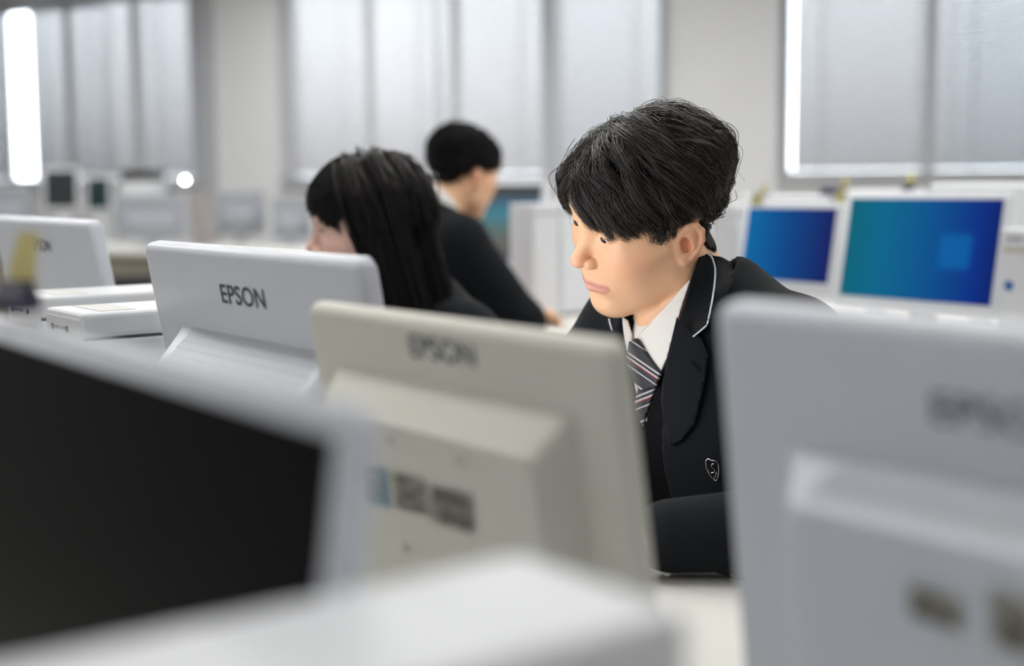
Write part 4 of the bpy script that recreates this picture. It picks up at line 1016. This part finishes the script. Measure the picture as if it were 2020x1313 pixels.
B = boy
px_patch('blazer_collar', [(1380, 508), (1400, 499), (1411, 524), (1409, 566), (1401, 616), (1395, 641), (1368, 663), (1340, 640), (1352, 596), (1364, 552), (1374, 524)], B.bvh_all, .008, M['blazer'], B, 5, .003, fit=2)
px_patch('collar_stand', [(1404, 503), (1424, 508), (1446, 522), (1444, 566), (1414, 606), (1410, 590), (1413, 560), (1413, 526)], B.bvh_all, .008, M['blazer'], B, 5, .003)
lap = px_patch('lapel', [(1336, 626), (1345, 640), (1384, 668), (1397, 699), (1392, 740), (1386, 770), (1371, 834), (1345, 868), (1320, 880), (1310, 830), (1305, 785), (1309, 752), (1318, 705)], B.bvh, .006, M['blazer'], B, 7, .003, fit=2)
px_cord('lapel_piping', [(1395, 499), (1404, 506), (1411, 526), (1411, 545), (1409, 566), (1405, 592), (1400, 618), (1395, 641), (1382, 652), (1367, 664)], B.bvh_all, .020, .0012, M['piping'], B)
px_cord('buttonhole', [(1362, 712), (1372, 722), (1380, 732)], B.bvh, .013, .0009, M['vest'], B)
px_cord('lapel_piping', [(1202, 629), (1204, 639), (1208, 651)], B.bvh_all, .006, .0014, M['piping'], B)
px_patch('collar_leaf', [(1363, 551), (1352, 562), (1308, 612), (1264, 658), (1250, 673), (1278, 706), (1304, 734), (1316, 706), (1331, 652), (1347, 598)], B.bvh_all, .005, M['shirt'], B, 5, .003, fit=2)
px_patch('collar_leaf', [(1228, 625), (1239, 632), (1247, 660), (1247, 676), (1244, 704), (1236, 690), (1230, 650)], B.bvh_all, .006, M['shirt'], B, 5, .003, fit=1)
def stripe_mat(name, nrm, freq, ph):
    m = mat(name, (0.02, 0.02, 0.024), 0.6); nt = m.node_tree; b = nt.nodes['Principled BSDF']
    tc = nt.nodes.new('ShaderNodeTexCoord'); dt = nt.nodes.new('ShaderNodeVectorMath'); dt.operation = 'DOT_PRODUCT'; dt.inputs[1].default_value = Vector(nrm).normalized() * freq; nt.links.new(tc.outputs['Object'], dt.inputs[0])
    ad = nt.nodes.new('ShaderNodeMath'); ad.inputs[1].default_value = ph; nt.links.new(dt.outputs['Value'], ad.inputs[0])
    fr = nt.nodes.new('ShaderNodeMath'); fr.operation = 'FRACT'; nt.links.new(ad.outputs[0], fr.inputs[0])
    cr = nt.nodes.new('ShaderNodeValToRGB'); cr.color_ramp.interpolation = 'CONSTANT'; el = cr.color_ramp.elements
    K_ = (0.018, 0.020, 0.024); el[0].color = (*K_, 1); el[1].position = 0.42; el[1].color = (0.50, 0.47, 0.50, 1)
    for p_, c_ in ((0.49, K_), (0.60, (0.55, 0.52, 0.55)), (0.66, (0.22, 0.030, 0.03)), (0.72, K_), (0.90, (0.45, 0.44, 0.47)), (0.95, K_)): q = el.new(p_); q.color = (*c_, 1)
    nt.links.new(fr.outputs[0], cr.inputs[0]); nt.links.new(cr.outputs[0], b.inputs['Base Color']); return m
ti_ = px_patch('tie', [(1261, 764), (1295, 758), (1277, 814), (1268, 840), (1252, 800)], B.bvh_all, .008, stripe_mat('tie_blade_stripes', (.55, 0, -.85), 34, .2), B, 5, .004, fit=1)
kn_ = px_patch('tie_knot', [(1244, 674), (1256, 667), (1304, 736), (1294, 764), (1262, 769), (1238, 715)], B.bvh_all, .013, stripe_mat('tie_knot_stripes', (-.50, 0, -.86), 34, .0), B, 5, .006, fit=1)
# crest on the chest, silver outline
cr_ = px_cord('crest', [(1392, 909), (1397, 903), (1402, 908), (1412, 908), (1417, 914), (1418, 932), (1414, 950), (1403, 942), (1394, 928), (1392, 909)], B.bvh, .003, .0006, M['silver'], B, 5)
for path in ([(1408, 914), (1402, 916), (1404, 922), (1410, 926), (1409, 932), (1403, 932)], [(1397, 926), (1400, 936), (1406, 942)], [(1413, 930), (1412, 938), (1408, 944)]):
    px_cord('crest_device', path, B.bvh, .0055, .0006, M['silver'], B, 4, parent=cr_)
P = on_depth(1297, 1127, 1.478)
for dx in (0.0, 0.010):
    bm = bmesh.new(); cyl(bm, (P.x + dx - .0, P.y - .002, P.z), (P.x + dx, P.y + .002, P.z), .0048, .0042, 14); o = bm_obj('sleeve_button', bm, M['silver'], None); rel(o, B.root)
def boy_hair(T, root, who, length=1.0, dens=1.0, name='hair'):
    def ok(p):
        x, y, z = p.T; hl = np.interp(x, [-.12, -.065, -.050, -.040, -.032, .012, .021, .045, .07, .085], [-.050, -.050, -.038, .004, .046, .046, .018, .050, .084, .090])
        return z > hl
    rt = scalp_points(int(900 * dens), ok); x, y, z = rt.T; N = len(rt)
    sg = np.where(y > -.022 + .25 * (x < -.03) * .08, 1.0, -1.0); fr = np.clip((x - .020) / .045, 0, 1) * np.clip((z - .075) / .03, 0, 1); fx = np.clip((x + .055) / .12, 0, 1); top = np.clip((z - .060) / .06, 0, 1); low = 1 - top
    jx = rng.normal(0, .16, (N, 3))
    start = np.stack([lerp(-.85, .70, fx), sg * lerp(.55, .85, fx), -.15 * np.ones(N)], 1)
    side = np.stack([np.full(N, -.55), sg * .1, np.full(N, -.80)], 1)
    start = start * top[:, None] + side * low[:, None] + jx
    start = start * (1 - fr[:, None]) + (np.stack([np.full(N, .95), sg * .32, np.full(N, .05)], 1) + jx) * fr[:, None]
    end = np.stack([lerp(-.55, -.62, fx), sg * .10, lerp(-.75, -.62, fx)], 1) + jx * .7
    end = end * (1 - fr[:, None]) + (np.stack([np.full(N, -.25), sg * .42, np.full(N, -.85)], 1) + jx * .7) * fr[:, None]
    back = (x < -.06)
    end[back] = np.stack([np.full(back.sum(), .0), -sg[back] * .12, np.full(back.sum(), -1.0)], 1) + jx[back] * .5
    burn = (x > .012) & (z < .064); bd = np.stack([np.full(N, .10), sg * .05, np.full(N, -1.0)], 1) + jx * .4; start[burn] = bd[burn]; end[burn] = bd[burn]
    L = (lerp(.034, lerp(.122, .137, fx), top) * rng.uniform(.82, 1.12, N)) * length
    L = np.where(z < .03, L * .6, L) * (1 - .24 * fr)
    L[burn] = np.maximum(z[burn] - .006, .010)
    vol = lerp(.06, lerp(.17, .25, fx), top) * rng.uniform(.72, 1.12, N)
    vt = lerp(.03, lerp(.02, .17, fx), top) * rng.uniform(.8, 1.2, N)
    def level(t): return 1.0 + vol * math.sin(min(1, t / .45) * math.pi / 2) * (1 - max(0, t - .45) / .55) + vt * max(0, t - .2) / .8
    G = grow(rt, L, start, end, level, 16, wave=.0006)
    G = push_out(G, T, who.bvh_b)
    big = rng.random(N) < .30; lift = 1 + .05 * rng.random((big.sum(), 1, 1)) * np.sin(np.linspace(0, 1, 16) * math.pi)[None, :, None]
    Gb = SC_C + (G[big] - SC_C) * lift
    S_ = np.concatenate([clump(G[~big], 16, .0046, .35), clump(Gb, 34, .0050, .18)]); K = S_.shape[1]
    R = np.interp(np.linspace(0, 1, K), [0, .1, .7, 1], [.00042, .0005, .00042, .00010])[None] * rng.uniform(.6, 1.15, (len(S_), 1))
    h = tubes(name, to_world(S_, T), R, M['hair'], None); rel(h, root)
    fly = G[rng.choice(N, 60)]; fl = fly + rng.normal(0, 1, (60, 1, 3)) * .010 * np.linspace(0, 1, K)[None, :, None] ** 1.2 + (fly - SC_C) * .05 * np.linspace(0, 1, K)[None, :, None]
    f2 = tubes('flyaway_strands', to_world(fl, T), np.full((60, K), .00016), M['hair'], None); rel(f2, root); f2.parent = h; f2.matrix_parent_inverse = Matrix()
    # dark base under the strands
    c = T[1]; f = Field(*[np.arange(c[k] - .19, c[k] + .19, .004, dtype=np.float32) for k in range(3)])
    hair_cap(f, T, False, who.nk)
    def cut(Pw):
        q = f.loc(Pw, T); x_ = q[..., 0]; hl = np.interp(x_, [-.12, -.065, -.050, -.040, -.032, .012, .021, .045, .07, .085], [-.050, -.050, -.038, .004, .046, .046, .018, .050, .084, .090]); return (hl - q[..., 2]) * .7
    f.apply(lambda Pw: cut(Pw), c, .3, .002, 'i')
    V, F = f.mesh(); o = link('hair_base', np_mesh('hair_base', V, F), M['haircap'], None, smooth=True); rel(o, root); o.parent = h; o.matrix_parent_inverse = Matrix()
    return h
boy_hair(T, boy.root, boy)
# ------------------------------------------------------------------ the girl, next seat along the row
Tg = head_frame(80, 7, 6, list(on_v(729, 460, 1.285)))
Hg = Tg[1]
Ng = Hg + nv * .085 + np.array([0, 0, -.135]); Pg = np.array([*(Ng + nv * .10)[:2], .555])
Lg = -rv
tg = torso_frame(Ng, Pg, Lg)
def desk_arm(tT, side, elbow, wrist, hd): return (tw(tT, (-.012, side * .135, -.070)), elbow, wrist, hd, (0, 0, 1.0), side)
cg = Ng - nv * .28
armsg = [desk_arm(tg, 1, (*(Ng - nv * .10 - rv * .21)[:2], .775), (*(cg - rv * .07)[:2], .7445), (*(-nv)[:2], -.02)),
         desk_arm(tg, -1, (*(Ng - nv * .10 + rv * .21)[:2], .775), (*(cg + rv * .07)[:2], .7445), (*(-nv)[:2], -.02))]
girl = Person('girl with long dark hair and a fringe, facing left behind the white monitors', Tg, Ng, Pg, Lg, armsg, .0026, M['skinf'], True, .86)
girl.clothes(.008, skirt=True)
girl.ring_collar('shirt_collar', M['shirt'], .056, (.055, .010), (.03, .035), .006, .025)
def girl_hair(T, root, who):
    def ok(p):
        x, y, z = p.T; return z > np.interp(x, [-.12, -.06, -.03, .03, .05, .07, .085], [-.03, -.02, .0, .02, .05, .080, .085])
    rt = scalp_points(520, ok); rt = rt[rt[:, 0] < .040]
    rb = scalp_points(330, lambda p: (p[:, 0] > .012) & (p[:, 2] > .086)); rc = scalp_points(150, lambda p: (p[:, 0] > -.002) & (p[:, 0] < .066) & (p[:, 2] > .052) & (p[:, 2] < .086) & (np.abs(p[:, 1]) > .022)); n1 = len(rt); rt = np.concatenate([rt, rb, rc])
    x, y, z = rt.T; N = len(rt); sg = np.where(y > 0, 1.0, -1.0); bang = np.arange(N) >= n1; fr = bang.astype(float)[:, None]; jx = rng.normal(0, .06, (N, 3))
    start = np.stack([np.clip(x / .1, -.5, .1), sg * .95, np.full(N, -.1)], 1) * (1 - fr) + np.stack([np.full(N, 1.0), y * 4, np.zeros(N)], 1) * fr + jx
    end = np.stack([np.where(x > .0, -.22, -.16), sg * .05, np.full(N, -1.0)], 1) * (1 - fr) + np.stack([np.full(N, .0), y * 3, np.full(N, -1.0)], 1) * fr + jx * .5
    lowb = bang & (z < .0862); start[lowb] = np.stack([np.full(N, .35), sg * .3, np.full(N, -.9)], 1)[lowb] + jx[lowb]
    L = np.where(bang, np.hypot(np.maximum(.085 - x, 0), 0) * 1.0 + .024 + rng.uniform(-.004, .006, N), .16)
    tmp = bang & (z < .0862); L[tmp] = np.maximum(z[tmp] - .040, .018)
    def level(t): return np.where(bang, 1.09 + .11 * t, 1.08 + .25 * min(1, t * 1.4))
    G = grow(rt, L, start, end, level, 12); G = push_out(G, T, who.bvh_b, .004)
    # long hair goes on down: hangs over the shoulders and back
    lng = ~bang; B_ = G[lng]; W_ = to_world(B_, T); K2 = 10; ext = np.zeros((len(W_), K2, 3)); p = W_[:, -1].copy(); d0 = W_[:, -1] - W_[:, -2]; d0 /= np.linalg.norm(d0, axis=1, keepdims=True)
    tgt = np.array([0, 0, -1.0]) + nv * .30
    hb = to_world(np.array([[-.06, 0, -.12]]), T)[0]
    for k_ in range(K2):
        w_ = min(1, .35 + k_ * .15); d = d0 * (1 - w_) + tgt * w_ + (p - hb) * np.array([.6, .6, 0]) * .6; d /= np.linalg.norm(d, axis=1, keepdims=True)
        p = p + d * (rng.uniform(.020, .0235, len(p)))[:, None]; ext[:, k_] = p
    S1 = clump(np.concatenate([W_, ext], 1), 9, .0050, .5); S2 = clump(to_world(G[~lng], T), 9, .0034, .4)
    h = tubes('hair', S1, np.interp(np.linspace(0, 1, S1.shape[1]), [0, .9, 1], [.0014, .0013, .0003])[None].repeat(len(S1), 0), M['hair2'], None); rel(h, root)
    o = tubes('fringe', S2, np.interp(np.linspace(0, 1, S2.shape[1]), [0, .8, 1], [.0010, .0009, .0003])[None].repeat(len(S2), 0), M['hair2'], None); rel(o, root); o.parent = h; o.matrix_parent_inverse = Matrix()
    c = T[1] + np.array([0, 0, -.08]); f = Field(*[np.arange(c[k] - .24, c[k] + .24, .006, dtype=np.float32) for k in range(3)])
    hair_cap(f, T, True, who.nk, .005); f.ell((-.050, 0, -.02), (.062, .082, .09), T=T, k=.03)
    a0 = tw(T, (-.050, 0, -.06)); f.cone(a0, a0 + np.array([0, 0, -.15]) + nv * .05, .070, .066, k=.04)
    def cut(Pw):
        q = f.loc(Pw, T); hl = np.interp(q[..., 0], [.0, .020, .030, .05, .07, .09], [-.4, -.10, .04, .070, .088, .095]); return (hl - q[..., 2]) * .5
    f.apply(cut, c, .4, .004, 'i')
    V, F = f.mesh(); o = link('hair_base', np_mesh('hair_base', V, F), M['hair2'], None, smooth=True); rel(o, root); o.parent = h; o.matrix_parent_inverse = Matrix()
girl_hair(Tg, girl.root, girl)

# ------------------------------------------------------------------ the short-haired boy at the next island, seen from behind
Tb = head_frame(-128, 12, -6, list(on_v(912, 350, 2.20)))
Hb = Tb[1]
Nb = Hb - nv * .085 + np.array([0, 0, -.112]); Pb = np.array([*(Nb - nv * .13)[:2], .555]); Lb3 = rv.copy()
tb = torso_frame(Nb, Pb, Lb3)
wR = np.array(on_v(985, 588, 2.40)); wR[2] = .7445
armsb = [desk_arm(tb, 1, (*(Nb + nv * .12 + rv * .22)[:2], .775), (*(Nb + nv * .36 + rv * .08)[:2], .7445), (*nv[:2], -.02)),
         (tw(tb, (-.012, -.158, -.062)), (*(Nb + nv * .10 - rv * .26)[:2], .765), tuple(wR), (nv[0] * .8 + rv[0] * .3, nv[1] * .8 + rv[1] * .3, -.02), (0, 0, 1.0), -1)]
boy3 = Person('short-haired boy seen from behind at the next desk row, hand on the desk', Tb, Nb, Pb, Lb3, armsb, .0028, M['skin'])
boy3.clothes(.008)
boy3.ring_collar('shirt_collar', M['shirt'], .058, (.100, .050), (.026, .045), .010, .030)
def short_hair(T, root, who):
    def ok(p):
        x, y, z = p.T; return z > np.interp(x, [-.12, -.065, -.050, -.036, -.022, .010, .022, .045, .07, .085], [-.03, -.03, -.015, .012, .038, .034, .030, .055, .082, .090])
    rt = scalp_points(700, ok); x, y, z = rt.T; N = len(rt); sg = np.sign(y); fx = np.clip((x + .05) / .12, 0, 1); top = np.clip((z - .06) / .06, 0, 1); jx = rng.normal(0, .2, (N, 3))
    start = np.stack([lerp(-.8, .9, fx), sg * .4, np.zeros(N)], 1) + jx; end = np.stack([lerp(-.3, .5, fx), sg * .3, lerp(-.9, -.5, fx)], 1) + jx
    L = lerp(.022, .060, top) * rng.uniform(.85, 1.15, N); lv = lerp(.05, .17, top)
    G = grow(rt, L, start, end, lambda t: 1.02 + lv * min(1, t * 1.7) * (1 - .3 * t), 9)
    G = push_out(G, T, who.bvh_b); S_ = clump(G, 10, .0040, .4); h = tubes('hair', to_world(S_, T), np.full((len(S_), 9), .0010), M['haircap'], None); rel(h, root)
    c = T[1]; f = Field(*[np.arange(c[k] - .19, c[k] + .19, .005, dtype=np.float32) for k in range(3)])
    hair_cap(f, T, False, who.nk, .007)
    def cut(Pw):
        q = f.loc(Pw, T); hl = np.interp(q[..., 0], [-.12, -.065, -.050, -.036, -.022, .010, .022, .045, .07, .085], [-.03, -.03, -.015, .012, .038, .034, .030, .055, .082, .090]); return (hl - q[..., 2]) * .7
    f.apply(cut, c, .3, .002, 'i'); V, F = f.mesh(); o = link('hair_base', np_mesh('hair_base', V, F), M['haircap'], None, smooth=True); rel(o, root); o.parent = h; o.matrix_parent_inverse = Matrix()
short_hair(Tb, boy3.root, boy3)
# seats under the three
for who, rz_, lb in ((boy, ROWZ + math.pi, 'dark office chair under the boy in the front'), (girl, ROWZ + math.pi, 'dark office chair under the girl with long hair'), (boy3, ROWZ, 'dark office chair under the short-haired boy')):
    chair(lb, (who.P[0], who.P[1]), rz_, M['black'], .432, back=False)
